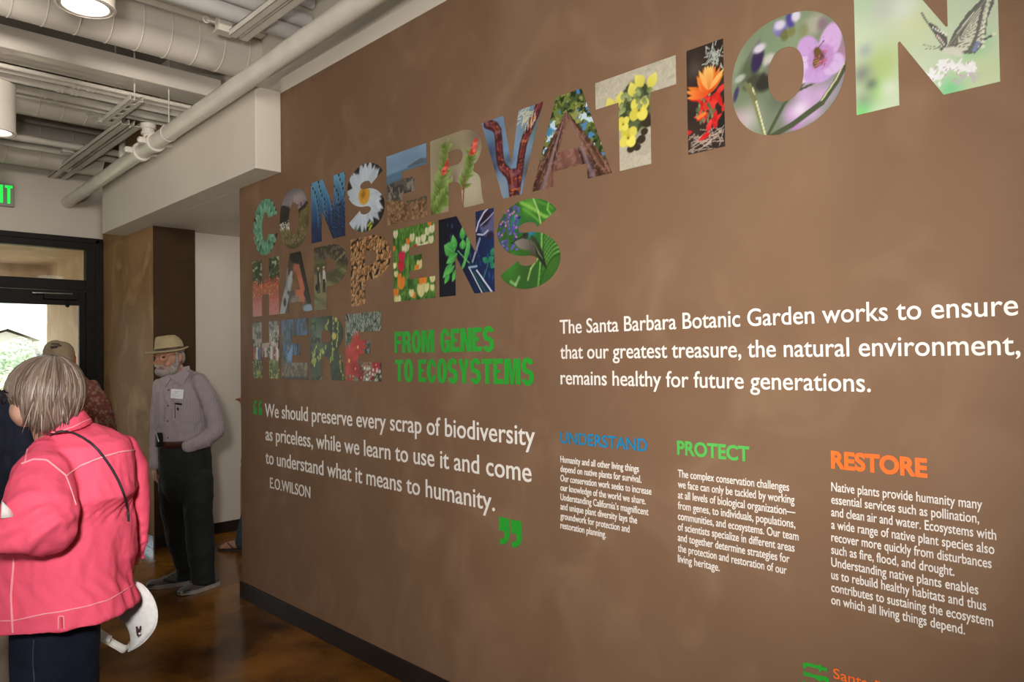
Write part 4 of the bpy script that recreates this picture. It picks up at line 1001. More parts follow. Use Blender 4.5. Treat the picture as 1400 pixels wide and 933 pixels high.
def p_seeds(c):
    c.fill((34, 20, 12))
    for p in c.pts(560, -.02, 1.05, -.02, 1.02):
        a = c.r.normal(1.1, .7); L = c.r.uniform(.044, .060); k = c.r.rand(); col = np.array((168, 112, 60))*(1-k)+np.array((214, 170, 116))*k
        c.el(p[0]+.006, p[1]-.008, L, L*.56, (26, 14, 8), a, .3); c.el(p[0], p[1], L, L*.52, c.jit(col, 10), a, .25); c.el(p[0]-.2*L, p[1]+.2*L, L*.5, L*.16, (240, 214, 170), a, .8, .7)
def p_tulips(c):
    c.fill((74, 124, 44)); c.put((c.n(20, 7) > .55)*.8, (40, 84, 28)); c.put((c.n(24, 9, 3, 3) > .6)*.8, (124, 168, 74))
    for p in c.pts(150, 0, 1, 0, 1): c.seg(p[0], p[1], p[0]+c.r.normal(0, .02), p[1]+.12, .008, c.jit((96, 150, 60), 20), .6)
    def tulip(x, y, s, col):
        for dx in (-.45, .45, 0): c.el(x+dx*s, y+(.15*s if dx else 0), s*.6, s, c.jit(col, 8), -dx*.5, .3)
        c.seg(x, y-s*.6, x+.1*s, y+s*.8, s*.10, np.array(col)*.8, .8, .6)
    for x, y in ((.48, .84), (.62, .78), (.75, .80), (.85, .88), (.92, .76), (.70, .68), (.80, .70), (.88, .66), (.35, .72), (.28, .70), (.95, .9), (.07, .93), (.60, .68)): tulip(x, y, .062, (232, 228, 186))
    for x, y, s in ((.38, .80, .05), (.9, .99, .05), (.02, .74, .04), (.86, .68, .04)): tulip(x, y, s, (240, 130, 44))
    tulip(.55, .70, .045, (214, 30, 44)); tulip(.22, .60, .085, (216, 36, 84)); tulip(.20, .47, .08, (206, 24, 54))
    for x, y, s in ((.65, .46, .07), (.58, .40, .05)): tulip(x, y, s, (236, 220, 150))
    for x, y, s in ((.58, .42, .05), (.20, .24, .10), (.72, .24, .10), (.06, .12, .07), (.5, .06, .05), (.15, .34, .05)): tulip(x, y, s, (240, 140, 40))
    for x, y, s in ((.68, .11, .10), (.8, .14, .07), (.45, .09, .06), (.95, .26, .07), (.10, .0, .09), (.04, .5, .05), (.07, .38, .05), (.94, .13, .05)): tulip(x, y, s, (234, 226, 160))
def p_lab_leaf(c):
    c.fill((14, 18, 46)); c.put(np.clip((c.x-.3)*1.5, 0, 1)*.8, (28, 54, 112)); c.put(np.clip((.35-c.x)*3, 0, 1)*.7, (8, 8, 16))
    for p in c.pts(46, .15, 1, .05, .98): c.el(p[0], p[1], .016, .045, (70, 112, 176), 0, .8, .6)
    c.seg(.62, .38, .76, .66, .016, (190, 200, 226), .3); c.seg(.62, .38, .76, .66, .006, (90, 100, 140), .5)
    c.el(.90, .82, .16, .19, (96, 96, 138), .6, .25); c.el(.86, .90, .14, .10, (40, 24, 44), .7, .4); c.path([(.70, .76), (.74, .86), (.84, .97), (.94, 1.03)], .014, (206, 206, 236)); c.path([(.72, .72), (.82, .70), (.9, .74)], .012, (196, 200, 230)); c.el(.93, .68, .08, .05, (46, 30, 56), .5, .4); c.path([(.78, .82), (.9, .88), (1, .94)], .01, (160, 164, 204))
    for x, y, a, L, w in ((.28, .55, 2.6, .22, .11), (.30, .55, 1.7, .24, .075), (.34, .52, .9, .0, .0), (.36, .53, 3.6, .26, .07), (.26, .42, 3.9, .28, .06), (.20, .30, 4.1, .18, .05), (.34, .34, 4.2, .2, .05), (.45, .56, 1.5, .14, .07), (.45, .68, 1.55, .18, .06), (.50, .40, 1.3, .34, .045), (.46, .36, 1.25, .40, .03), (.30, .38, 3.7, .2, .045), (.52, .62, 1.2, .14, .03), (.42, .3, 1.0, .2, .03)):
        if L: c.leaf(x, y, a, L, w, (52, 150, 60), (120, 214, 110)); c.seg(x, y, x+L*.9*math.cos(a), y+L*.9*math.sin(a), .004, (150, 232, 140), .7)
    c.path([(.36, .56), (.50, .44), (.62, .34)], .008, (120, 190, 130)); 
    c.seg(.60, .34, .86, .0, .055, (24, 48, 92), .2); c.seg(.57, .32, .80, -.02, .008, (226, 236, 244)); c.seg(.70, .28, .97, -.02, .012, (226, 236, 244)); c.seg(.56, .33, .70, .33, .018, (160, 190, 214), .5); c.seg(.64, .26, .9, -.05, .012, (40, 90, 70)); 
    for x, y, a in ((.90, .36, .5), (.9, .36, 2.6), (.95, .42, 1.2), (.92, .33, -.3)): c.leaf(x, y, a, .12, .045, (30, 110, 90), (60, 170, 120))
    c.path([(.82, .18), (.88, .3), (.92, .42)], .006, (60, 150, 120))
def p_hummingbird(c):
    c.fill((52, 110, 40)); c.mottle(1.5, .3); c.blur(.2, .3, .25, (74, 150, 52)); c.blur(.55, .93, .16, (120, 190, 70)); c.blur(.8, .75, .2, (64, 140, 44)); c.blur(.30, .78, .13, (40, 150, 120)); c.blur(.55, .63, .10, (40, 140, 190), .9); c.blur(.5, .22, .2, (60, 92, 44)); c.blur(.85, .25, .2, (70, 120, 40))
    for k in range(9): 
        c.path(spline2([(.66+.01*k, .02+.055*k), (.74, .20+.055*k), (.87, .34+.05*k), (1.03, .38+.05*k)]), .024, (136, 196, 96), .95, .75); c.path(spline2([(.67+.01*k, .0+.055*k), (.76, .17+.055*k), (.88, .30+.05*k), (1.03, .35+.05*k)]), .014, (36, 82, 28), .95, .8)
    c.path(spline2([(.4, .98), (.6, .88), (.8, .76), (.98, .74)]), .03, (150, 206, 92), .9, .8); c.path(spline2([(.5, 1.0), (.7, .94), (.9, .84)]), .03, (84, 150, 54), .9, .8); c.path(spline2([(.44, .9), (.6, .8), (.78, .66)]), .022, (110, 176, 70), .9, .7); c.path([(.6, 1.0), (.68, .84), (.72, .68)], .016, (196, 226, 140), .7, .8); c.path([(.86, .98), (.82, .84), (.9, .74)], .02, (140, 200, 90), .7, .8); c.path([(.5, .1), (.55, .22), (.66, .32)], .02, (190, 220, 120), .8, .8); c.path([(.22, .1), (.3, .06), (.36, .14)], .03, (180, 214, 140), .8, .7)
    for p in c.pts(80, .0, .36, .45, .95):
        if abs(p[0]-.16) < .2: c.leaf(p[0], p[1], c.r.uniform(0, 6.2), .07, .018, c.jit((74, 62, 150), 24), c.jit((128, 112, 196), 22))
    for p in c.pts(14, .05, .34, .6, .92): c.el(p[0], p[1], .02, .014, (206, 130, 190))
    c.seg(.16, .95, .2, .4, .012, (84, 110, 70)); c.leaf(.20, .45, -1.57, .1, .03, (40, 44, 30))
    c.el(.47, .595, .055, .05, (56, 60, 46), .3, .25); c.el(.455, .605, .013, .013, (14, 12, 12)); c.seg(.42, .59, .24, .535, .007, (26, 22, 24)); c.leaf(.28, .545, -.25, .42, .07, (158, 146, 140), (84, 74, 62)); c.el(.60, .50, .07, .10, (66, 88, 52), .55, .3); c.leaf(.56, .60, -1.05, .5, .06, (60, 76, 46), (34, 32, 28)); c.seg(.63, .45, .745, .26, .02, (40, 44, 34)); c.leaf(.55, .55, -1.3, .3, .05, (112, 104, 92), (60, 56, 46))
    for i in range(6): c.seg(.60+.012*i, .52-.02*i, .68+.012*i, .36-.01*i, .004, (110, 130, 90), .7)
def p_crowd(c):
    c.grad(.55, (176, 164, 150), 1, (140, 130, 124)); c.put((c.n(9, 9) > .52)*(c.y > .45), (84, 78, 56)); c.put((c.n(7, 5, 3, 3) > .55)*(c.y > .3)*(c.y < .7), (44, 38, 30)); c.put(np.clip((.36-c.y)*10, 0, 1), (96, 112, 44)); c.put((c.n(20, 9, 3, 6) > .56)*(c.y < .36), (60, 76, 30)); c.put((c.n(22, 10, 3, 7) > .6)*(c.y < .3), (166, 176, 92))
    for i, col in enumerate(((196, 84, 60), (220, 216, 206), (60, 100, 176), (176, 96, 70), (206, 200, 190), (110, 90, 84), (226, 220, 212), (150, 70, 60), (230, 226, 216))):
        x = .06+i*.11; y = .46+c.r.normal(0, .02); c.seg(x, y-.10, x, y+.06, .04, col); c.el(x, y+.13, .026, .034, (206, 170, 146))
    for p in c.pts(30, .5, 1, .4, .85): c.el(p[0], p[1], .016, .022, (226, 220, 208))
    for p in c.pts(30, 0, 1, 0, .3): c.el(p[0], p[1], .012, .016, (226, 214, 130))
def p_bluewood(c):
    c.fill((58, 66, 68)); c.put((c.n(22, 5) > .52)*.8, (88, 94, 84)); c.put((c.n(24, 6, 3, 3) > .56)*.8, (30, 36, 40)); c.put((c.n(9, 7, 3, 4) > .54)*(c.y > .3)*.9, (72, 108, 156)); c.el(.35, .42, .22, .22, (120, 160, 206), 0, .6); c.put(np.clip((.30-c.y)*9, 0, 1)*.9, (96, 84, 66)); c.put((c.n(24, 16, 3, 6) > .56)*(c.y < .3), (142, 126, 100)); c.put(np.clip((.06-c.y)*20, 0, 1), (36, 32, 26))
    for i in range(16): x = c.r.uniform(0, 1); c.seg(x, c.r.uniform(.3, .7), x+c.r.normal(0, .1), c.r.uniform(.6, 1), .014, (34, 36, 34), .6)
    for i in range(6): c.el(.16+.1*i, .52+c.r.normal(0, .05), .05, .035, (40, 60, 120), c.r.uniform(0, 2), .4)
def p_catkins(c):
    c.fill((52, 66, 44)); c.mottle(3, .5); c.blur(.3, .7, .25, (122, 142, 116)); c.blur(.12, .9, .14, (84, 140, 84)); c.put((c.n(8, 8) < .4)*.8, (26, 34, 22)); c.seg(.5, .15, .62, .0, .03, (130, 128, 116)); c.seg(.3, .0, .45, .1, .012, (150, 150, 140))
    for (x0, y0, x1, y1) in ((.70, .98, .66, .35), (.85, .9, .80, .55), (.55, .95, .5, .75), (.2, .55, .05, .3), (.5, .55, .1, .28), (.85, .5, .95, .05), (.7, .5, .62, .3), (.35, .5, .3, .35), (.12, .45, .15, .25)):
        c.seg(x0, y0, x1, y1, .007, (146, 160, 84), .6)
        for t in np.linspace(0, 1, 9): c.el(x0+(x1-x0)*t+c.r.normal(0, .02), y0+(y1-y0)*t-.02, .020, .032, c.jit((170, 186, 84), 14), c.r.normal(0, .3), .4)
    c.el(.72, .68, .075, .065, (212, 196, 96), 0, .3); c.el(.40, .44, .045, .035, (200, 196, 110), 0, .3); c.el(.78, .94, .05, .05, (196, 196, 110), 0, .3); c.el(.88, .28, .03, .035, (216, 150, 84), 0, .3)
def p_redflower(c):
    c.fill((86, 98, 84)); f = c.n(30, 18); c.put((f > .53)*.8, (160, 166, 152)); c.put((c.n(26, 14, 3, 3) < .42)*.9, (36, 44, 36)); c.put((c.n(18, 18, 3, 4) > .6)*.7, (70, 120, 96))
    for i in range(150): x, y = c.r.uniform(0, 1), c.r.uniform(.6, 1); c.leaf(x, y, math.pi/2+c.r.normal(0, .7), .12, .007, c.jit((170, 176, 160), 20))
    c.put(np.clip((.30-c.y)*8, 0, 1)*(c.x > .35), (74, 48, 40)); 
    for i in range(40): c.seg(c.r.uniform(.4, .9), c.r.uniform(.05, .34), c.r.uniform(.4, .9), c.r.uniform(.05, .34), .008, c.jit((176, 136, 110), 20), .6)
    def fl(x, y, s, col):
        for i in range(24):
            a = 2*math.pi*i/24+c.r.normal(0, .06); c.leaf(x, y, a, s*c.r.uniform(.9, 1.1), s*.12, np.array(col)*.75, c.jit(col, 12))
        c.el(x, y, s*.2, s*.2, (196, 70, 50), 0, .4); c.el(x, y, s*.10, s*.1, (240, 200, 110))
    fl(.12, .12, .2, (214, 52, 44)); fl(.36, .50, .26, (228, 62, 50)); fl(.10, .30, .30, (226, 70, 58)); fl(.28, .18, .16, (196, 36, 40)); fl(.57, .62, .10, (196, 30, 56)); fl(.86, .24, .14, (206, 24, 60)); fl(.72, .08, .10, (176, 20, 60)); fl(.45, .05, .12, (166, 30, 50))
    for p in c.pts(22, .5, 1, 0, .2): c.el(p[0], p[1], .035, .03, c.jit((220, 222, 206)), 0, .5)
    for p in c.pts(30, 0, 1, 0, .08): c.el(p[0], p[1], .03, .02, c.jit((130, 150, 120)), 0, .5)

def photo_letter(ch, x0, x1, z0, z1, painter, label, seed, st=.13, br=.10, cell=.0031, group='photo filled letters on the mural wall'):
    w, h = x1-x0, z1-z0
    ov = 0.004 if ch in 'COS' else 0.0
    polys = [[(a, b*(h+2*ov)/(h)-0 if False else b-ov) for a, b in p] for p in glyph(ch, w, h+2*ov, min(st, w*.46), br)]
    nx, ny = int(w/cell)+3, int((h+2*ov)/cell)+3
    gx_, gy_ = np.meshgrid(np.arange(nx)*cell-cell*.9, np.arange(ny)*cell-ov-cell*.9, indexing='ij')
    X, Y = gx_.ravel(), gy_.ravel()
    ins = np.zeros(len(X), bool); best = np.full(len(X), 1e9); bx, by = X.copy(), Y.copy()
    for p in polys:
        n = len(p)
        for i in range(n):
            (ax, ay), (cx, cy) = p[i], p[(i+1) % n]
            if ay != cy:
                ins ^= ((ay > Y) != (cy > Y)) & (X < (cx-ax)*(Y-ay)/(cy-ay)+ax)
            dx, dy = cx-ax, cy-ay; L2 = dx*dx+dy*dy
            if L2 < 1e-14: continue
            t = np.clip(((X-ax)*dx+(Y-ay)*dy)/L2, 0, 1); qx, qy = ax+t*dx, ay+t*dy
            d = np.hypot(X-qx, Y-qy); k = d < best; best[k] = d[k]; bx[k] = qx[k]; by[k] = qy[k]
        # corners keep their point: pull the nearest sample exactly onto it
    snap = best < cell*.72
    X = np.where(snap, bx, X); Y = np.where(snap, by, Y); ok = ins | snap
    for p in polys:
        for i in range(len(p)):
            a, b, c_ = np.array(p[i-1]), np.array(p[i]), np.array(p[(i+1) % len(p)])
            u, v = (a-b)/(np.linalg.norm(a-b)+1e-9), (c_-b)/(np.linalg.norm(c_-b)+1e-9)
            if abs(u@v+1) > .12:
                k = np.argmin((gx_.ravel()-b[0])**2+(gy_.ravel()-b[1])**2); X[k], Y[k] = b; ok[k] = True
    id_ = np.arange(nx*ny).reshape(nx, ny)
    A, B, C_, D_ = id_[:-1, :-1].ravel(), id_[1:, :-1].ravel(), id_[1:, 1:].ravel(), id_[:-1, 1:].ravel()
    inside_q = (ins[A]*1+ins[B]+ins[C_]+ins[D_]) >= 1
    good = ok[A] & ok[B] & ok[C_] & ok[D_] & inside_q
    F_ = [(a, b, c_, d) for a, b, c_, d in zip(A[good], B[good], C_[good], D_[good])]
    for q in range(4):      # triangles along oblique edges
        T = [(A, B, C_), (B, C_, D_), (C_, D_, A), (D_, A, B)][q]; bad = [D_, A, B, C_][q]
        g = (~ok[bad]) & ok[T[0]] & ok[T[1]] & ok[T[2]] & (ins[T[0]] | ins[T[1]] | ins[T[2]])
        F_ += list(zip(T[0][g], T[1][g], T[2][g]))
    used = np.unique(np.concatenate([np.array(f) for f in F_])); remap = np.full(nx*ny, -1); remap[used] = np.arange(len(used))
    X, Y = X[used], Y[used]
    asp = w/h
    cv = Cv(X/h, (Y+ov)/(h+2*ov), seed)
    cv.x = cv.x/asp if painter is not p_paintbrush else cv.x     # pictures are laid out on a unit square
    painter(cv)
    lin = np.clip(cv.c, 0, 255)/255.0; lin = np.where(lin <= .04045, lin/12.92, ((lin+.055)/1.055)**2.4)*.74
    me = bpy.data.meshes.new('wall_letter')
    me.from_pydata([(x0+a, -0.0016, z0+b) for a, b in zip(X, Y)], [], [tuple(int(remap[i]) for i in f) for f in F_])
    setattr_col(me, lin)
    bm = bmesh.new(); bm.from_mesh(me)
    be = [e for e in bm.edges if e.is_boundary]
    r = bmesh.ops.extrude_edge_only(bm, edges=be)
    for v in r['geom']:
        if isinstance(v, bmesh.types.BMVert): v.co.y = -0.0001
    for f in bm.faces:
        if f.normal.y > 0.5: f.normal_flip()
    bm.to_mesh(me); bm.free()
    o = link('wall_letter', me, MT['print'])
    return tag(o, label, 'letter', group)
r1, r2, r3 = (2.265, 2.617), (1.874, 2.235), (1.472, 1.834)
for ch, a, b, (z0, z1), fn, lab, st, br in (
    ('C', -4.582, -4.238, r1, p_succulent, 'letter C of the top word filled with a pale green succulent', .125, .085),
    ('O', -4.216, -3.857, r1, p_meadowhill, 'letter O of the top word showing a dim meadow below dark hills', .118, .085),
    ('N', -3.828, -3.463, r1, p_blueskin, 'letter N of the top word with blue dark-spotted skin', .113, .1),
    ('S', -3.437, -3.088, r1, p_daisy, 'letter S of the top word showing a white daisy with yellow centre', .125, .092),
    ('E', -3.067, -2.740, r1, p_shore, 'letter E of the top word showing grey sea, rocks and brown shore', .13, .1),
    ('R', -2.709, -2.337, r1, p_needles, 'letter R of the top word showing green needle twigs with red tips', .13, .1),
    ('V', -2.347, -1.978, r1, p_manzanita, 'letter V of the top word showing a forked red brown trunk on blue', .128, .1),
    ('A', -2.046, -1.639, r1, p_redwood, 'letter A of the top word looking up a tall tree trunk', .118, .1),
    ('T', -1.709, -1.358, r1, p_yellow, 'letter T of the top word showing yellow flowers on pale sand', .137, .1),
    ('I', -1.316, -1.180, r1, p_paintbrush, 'letter I of the top word showing one orange and red flower spike', .136, .1),
    ('O', -1.152, -0.796, r1, p_mallow, 'letter O of the top word showing a bee in a lilac flower', .122, .098),
    ('N', -0.770, -0.425, r1, p_butterfly, 'letter N of the top word showing a pale green blur and a butterfly', .112, .1),
    ('H', -4.598, -4.233, r2, p_redfield, 'letter H of the middle word showing pink and red blooms below green', .132, .09),
    ('A', -4.226, -3.823, r2, p_lab, 'letter A of the middle word showing a dark haired person at a microscope', .12, .1),
    ('P', -3.801, -3.439, r2, p_hikers, 'letter P of the middle word showing two hikers on an olive hillside', .132, .1),
    ('P', -3.411, -3.037, r2, p_seeds, 'letter P of the middle word filled with shiny brown seeds', .135, .1),
    ('E', -3.018, -2.685, r2, p_tulips, 'letter E of the middle word showing white, orange and red tulips', .131, .102),
    ('N', -2.653, -2.277, r2, p_lab_leaf, 'letter N of the middle word showing gloved hand, dropper and green leaves', .116, .1),
    ('S', -2.256, -1.898, r2, p_hummingbird, 'letter S of the middle word showing a hummingbird at a purple flower', .128, .095),
    ('H', -4.604, -4.238, r3, p_crowd, 'letter H of the bottom word showing people standing in a meadow', .132, .09),
    ('E', -4.205, -3.882, r3, p_bluewood, 'letter E of the bottom word showing blue grey woodland', .13, .1),
    ('R', -3.855, -3.485, r3, p_catkins, 'letter R of the bottom word showing yellow green catkins', .13, .1),
    ('E', -3.470, -3.134, r3, p_redflower, 'letter E of the bottom word showing red daisy-like flowers', .13, .1)):
    photo_letter(ch, a, b, z0, z1, fn, lab, int(abs(a)*100), st, br, .0031 if a > -3 else .004)
# ================================================================== PEOPLE
RV = np.array([RM[0][0], RM[0][1], 0.0]); RV /= np.linalg.norm(RV)
def sec(l, r, thick, n=24, e=2.3):
    """one cross-section: left point and right point (u, v, depth), and thickness in metres"""
    A, B = P(*l), P(*r); c = (A+B)/2; a = (B-A)/2
    b = np.array([a[1], -a[0], 0.0]); b = b/np.linalg.norm(b)*thick/2
    if b @ (c-CAM) < 0: b = -b
    out = []
    for i in range(n):
        q = 2*math.pi*i/n; cc, ss = math.cos(q), math.sin(q)
        out.append(c+a*math.copysign(abs(cc)**(2/e), cc)+b*math.copysign(abs(ss)**(2/e), ss))
    return out
_sec0 = sec
def sec(l, r, thick, n=24, e=2.3):
    """as above, but the axis is shortened until the section itself spans l to r in the picture"""
    ul, ur = l[0], r[0]; a, b = list(l), list(r)
    for _ in range(12):
        R_ = _sec0(a, b, thick, n, e); q = np.array([RM@(p-CAM) for p in R_]); u_ = 700+FPX*q[:, 0]/q[:, 2]
        a[0] += (ul-u_.min())*.7; b[0] += (ur-u_.max())*.7
        if b[0]-a[0] < 30:
            thick *= .9; a[0], b[0] = (ul+ur)/2-16, (ul+ur)/2+16
    return _sec0(a, b, thick, n, e)
def limb(mb, pts, n=14, flat=1.0):
    """pts = (u, v, depth, radius in image pixels)"""
    return mb.tube([P(u, v, z) for u, v, z, r in pts], [r*z/FPX for u, v, z, r in pts], n, True, flat=flat)
def blob(mb, u, v, z, ru, rv_, rd, tilt=0.0):
    """ellipsoid: half sizes in pixels across, up and in metres of depth"""
    k = z/FPX; d = ray(u, v); d = d/np.linalg.norm(d)
    rt = RM[0]*math.cos(tilt)+(-RM[1])*math.sin(tilt); up = -RM[1]*math.cos(tilt)-RM[0]*-math.sin(tilt)*-1
    up = np.cross(rt, d); up = up if up[2] > 0 else -up
    rt = np.cross(d, up); rt = rt if rt @ RM[0] > 0 else -rt
    return mb.ell(P(u, v, z), np.array([rt*ru*k, d*rd, up*rv_*k]))
def floor_pt(u, v): return on(u, v, 2, 0.0)
skin = mat('skin', (0.50, 0.27, 0.19), (0.58, 0.34, 0.25), 40, rough=0.5, bump=0.05)
skin2 = mat('tanned_skin', (0.36, 0.17, 0.105), (0.44, 0.225, 0.145), 40, rough=0.5, bump=0.05)
hidden_skin = skin2
def hand_shape(mb, wrist, d, palm_n, s=1.0, curl=0.35, side=1):
    """palm with four unequal bent fingers and a thumb; wrist point, direction of fingers, normal out of the palm"""
    d = d/np.linalg.norm(d); palm_n = palm_n-d*(palm_n@d); palm_n /= np.linalg.norm(palm_n); w = np.cross(d, palm_n)*side
    wrist = np.array(wrist)
    c = wrist+d*.048*s
    mb.ell(c, np.array([w*.040*s, palm_n*.017*s, d*.056*s]))
    for k, (o, L) in enumerate(((-.030, .064), (-.010, .074), (.010, .078), (.029, .070))):
        b0 = wrist+d*.082*s+w*o*s; pts = [b0-d*.02*s, b0]; a = .15+.06*k
        for seg in (.45, .32, .25):
            a += curl; pts.append(pts[-1]+(d*math.cos(a)+palm_n*math.sin(a))*L*s*seg)
        mb.tube(pts, [.010*s, .0098*s, .0092*s, .0085*s, .0072*s], 8, True)
    t0 = wrist+d*.025*s+w*.03*s
    mb.tube([t0, t0+(d*.55+w*.75+palm_n*.3)*.036*s, t0+(d*.85+w*.75+palm_n*.55)*.062*s, t0+(d*1.15+w*.62+palm_n*.7)*.080*s], [.014*s, .0125*s, .010*s, .0085*s], 8, True)
    return mb
def shoe(name, heel, toe, parent, up_m, sole_m, w=.048, h=.085, laces=None, extra=None):
    """training shoe standing on the floor between heel and toe points"""
    h0, t0 = np.array(heel), np.array(toe); L = np.linalg.norm(t0-h0); d = (t0-h0)/L; s = np.array([-d[1], d[0], 0.0]); up = np.array([0, 0, 1.0])
    def prof(x):      # width along the length
        return w*(0.72+0.30*math.sin(min(1, x*1.25)*math.pi*.62)-0.40*max(0, x-.78)**1.3*4)
    R = []; R2 = []
    for x, hh in ((0.0, .60), (.03, .95), (.12, 1.16), (.28, 1.16), (.40, .98), (.55, .76), (.7, .63), (.84, .58), (.95, .50), (1.0, .42), (1.025, .26)):
        c = h0+d*L*x; ww = prof(x)*(0.80 if x == 1.0 else (.75 if x == 0 else (.5 if x > 1 else 1))); hz = h*hh
        R.append([c+s*ww*math.cos(a)*(1-.25*max(0, math.sin(a)))+up*(.018+max(0, math.sin(a))*(hz-.018)+min(0, math.sin(a))*.004) for a in [2*math.pi*i/20 for i in range(20)]])
    o = MB().rings(R).build(name, up_m, parent, True)
    for x, k in ((-.015, .7), (0.03, 1.0), (.2, 1.03), (.5, 1.06), (.75, 1.05), (.93, .8), (1.02, .45)):
        c = h0+d*L*x; ww = prof(min(1, max(0, x)))*k+.003; lift = .012*max(0, x-.75)*4
        R2.append([c-s*ww+up*(lift*.6), c+s*ww+up*(lift*.6), c+s*(ww+.002)+up*(.026+lift*.4), c-s*(ww+.002)+up*(.026+lift*.4)])
    MB().rings(R2).build('sole', sole_m, o, 'auto')
    if laces is not None:
        m = MB()
        for x in (.46, .53, .60, .67):
            c = h0+d*L*x; z = h*(.80-.62*(x-.46)/.34*.9)+.006
            m.tube([c-s*.022+up*(z-.008), c+up*z, c+s*.022+up*(z-.008)], .0048, 6, True)
        m.build('laces', laces, o, True)
    if extra is not None:
        m = MB()
        for sg in (-1, 1):
            for x0, x1 in ((.18, .34), (.40, .62)):
                pts = [h0+d*L*(x0+(x1-x0)*t)+s*sg*(prof(x0+(x1-x0)*t)*(.97-.2*t))+up*(.036+.022*t) for t in np.linspace(0, 1, 5)]
                m.tube(pts, .011, 6, True)
            pts = [h0+d*L*x+s*sg*prof(x)*.93+up*.035 for x in (.86, .93, .98)]; m.tube(pts, .008, 6, True)
        m.build('overlay', extra, o, True)
    return o
def surf_tube(bvh, pts, r, lift=0.002, n=6, sub=8):
    """thin cord laid on a surface through image points (u, v)"""
    out = []
    pts = np.array(pts, float)
    for i in range(len(pts)-1):
        for t in np.linspace(0, 1, sub, endpoint=False):
            q = hit(bvh, *(pts[i]*(1-t)+pts[i+1]*t), lift)
            if q is not None: out.append(q)
    q = hit(bvh, *pts[-1], lift)
    if q is not None: out.append(q)
    keep = [out[0]] if out else []
    for q in out[1:]:
        dd = np.linalg.norm(q-keep[-1])
        if .002 < dd < .12: keep.append(q)
    if len(keep) < 2: return None
    k = np.array(keep); k[1:-1] = (k[:-2]+2*k[1:-1]+k[2:])/4
    return MB().tube(list(k), r, n, True)
def spline(pts, n=40):
    p = np.array(pts, float); t = np.arange(len(p)); tt_ = np.linspace(0, len(p)-1, n); out = []
    for q in tt_:
        i = min(int(q), len(p)-2); f = q-i
        p0, p1, p2, p3 = p[max(i-1, 0)], p[i], p[i+1], p[min(i+2, len(p)-1)]
        out.append(.5*((2*p1)+(-p0+p2)*f+(2*p0-5*p1+4*p2-p3)*f*f+(-p0+3*p1-3*p2+p3)*f**3))
    return out
def strands(c, ax, crown_dir, n, seed, ang0, ang1, rad, sway=.15, az=(0, 2*math.pi), drop=0.0, lift=1.03):
    """hair locks over an ellipsoid from the crown downward; returns mesh and a shade per vertex"""
    rs = np.random.RandomState(seed); m = MB(); sh = []
    for k in range(n):
        q = rs.uniform(*az); a1 = ang1(q) if callable(ang1) else ang1; a1 += rs.normal(0, .08); lf = lift+rs.uniform(-.02, .025)
        pts = []; w0 = rs.normal(0, sway)
        for t in np.linspace(0, 1, 11):
            a = ang0+(a1-ang0)*t; qq = q+w0*t*t*.6
            p = c+lf*(ax[2]*math.cos(a)+math.sin(a)*(ax[0]*math.cos(qq)+ax[1]*math.sin(qq)))
            pts.append(p+np.array([0, 0, -drop*max(0, t-.7)]))
        r = rad*rs.uniform(.6, 1.25); before = len(m.v)
        m.tube(pts, [r*.7]+[r]*6+[r*.9, r*.75, r*.55, r*.25], 5, flat=.55)
        sh += [rs.rand()]*(len(m.v)-before)
    return m, np.array(sh)

# ------------------------------------------------------------------ woman in the pink jacket (nearest)
B = MB()
blob(B, 58, 537, 1.905, 44, 42, .088)            # skull
blob(B, 34, 561, 1.885, 22, 26, .055)            # face, turned away
blob(B, 33, 577, 1.885, 12, 9, .035)             # chin
limb(B, [(60, 560, 1.92, 22), (78, 600, 1.965, 26)])      # neck
blob(B, 105, 690, 1.97, 55, 80, .08); blob(B, 80, 825, 1.97, 45, 55, .075)
limb(B, [(64, 625, 1.88, 20), (52, 690, 1.80, 20), (60, 722, 1.745, 19), (10, 733, 1.72, 15), (-45, 722, 1.73, 12)])
limb(B, [(168, 622, 2.07, 9), (189, 680, 2.15, 6), (192, 740, 2.176, 5), (187, 768, 2.19, 6)])
limb(B, [(60, 860, 1.92, 26), (58, 1000, 1.92, 24), (58, 1120, 1.93, 20), (60, 1270, 1.93, 16)]); limb(B, [(100, 845, 2.0, 26), (100, 1000, 2.0, 24), (98, 1110, 2.0, 19), (100, 1225, 2.0, 16)])
hand_shape(B, P(182, 766, 2.20), P(160, 806, 2.17)-P(182, 766, 2.20), RV*-1+np.array([0, 0, .1]), .85, .42, 1)
hand_shape(B, P(-44, 722, 1.73), P(-90, 716, 1.75)-P(-44, 722, 1.73), np.array([0, 0, -1.0]), .92, .35, 1)
me = fuse(B, .0055, 3)
wom = link('person', me, skin, None, True)
tag(wom, 'grey haired person in a bright pink jacket and navy trousers, seen from behind', 'person')

J = MB()
J.rings([sec((-24, 868, 1.79), (187, 802, 2.15), .37), sec((-14, 840, 1.80), (187, 780, 2.15), .36), sec((-14, 790, 1.82), (185, 745, 2.14), .32), sec((4, 735, 1.84), (183, 700, 2.12), .28), sec((36, 690, 1.85), (182, 662, 2.11), .26),
         sec((36, 655, 1.86), (183, 634, 2.10), .25), sec((35, 632, 1.87), (182, 612, 2.09), .24), sec((40, 614, 1.88), (176, 597, 2.08), .23), sec((52, 602, 1.89), (156, 586, 2.06), .18), sec((62, 594, 1.9), (132, 578, 2.02), .14)])
limb(J, [(62, 622, 1.88, 21), (60, 645, 1.85, 36), (58, 675, 1.81, 43), (56, 702, 1.775, 46), (58, 718, 1.76, 42)], 18)
limb(J, [(60, 716, 1.755, 39), (38, 728, 1.735, 31), (8, 729, 1.72, 27), (-30, 724, 1.72, 23), (-45, 722, 1.725, 19)], 18)
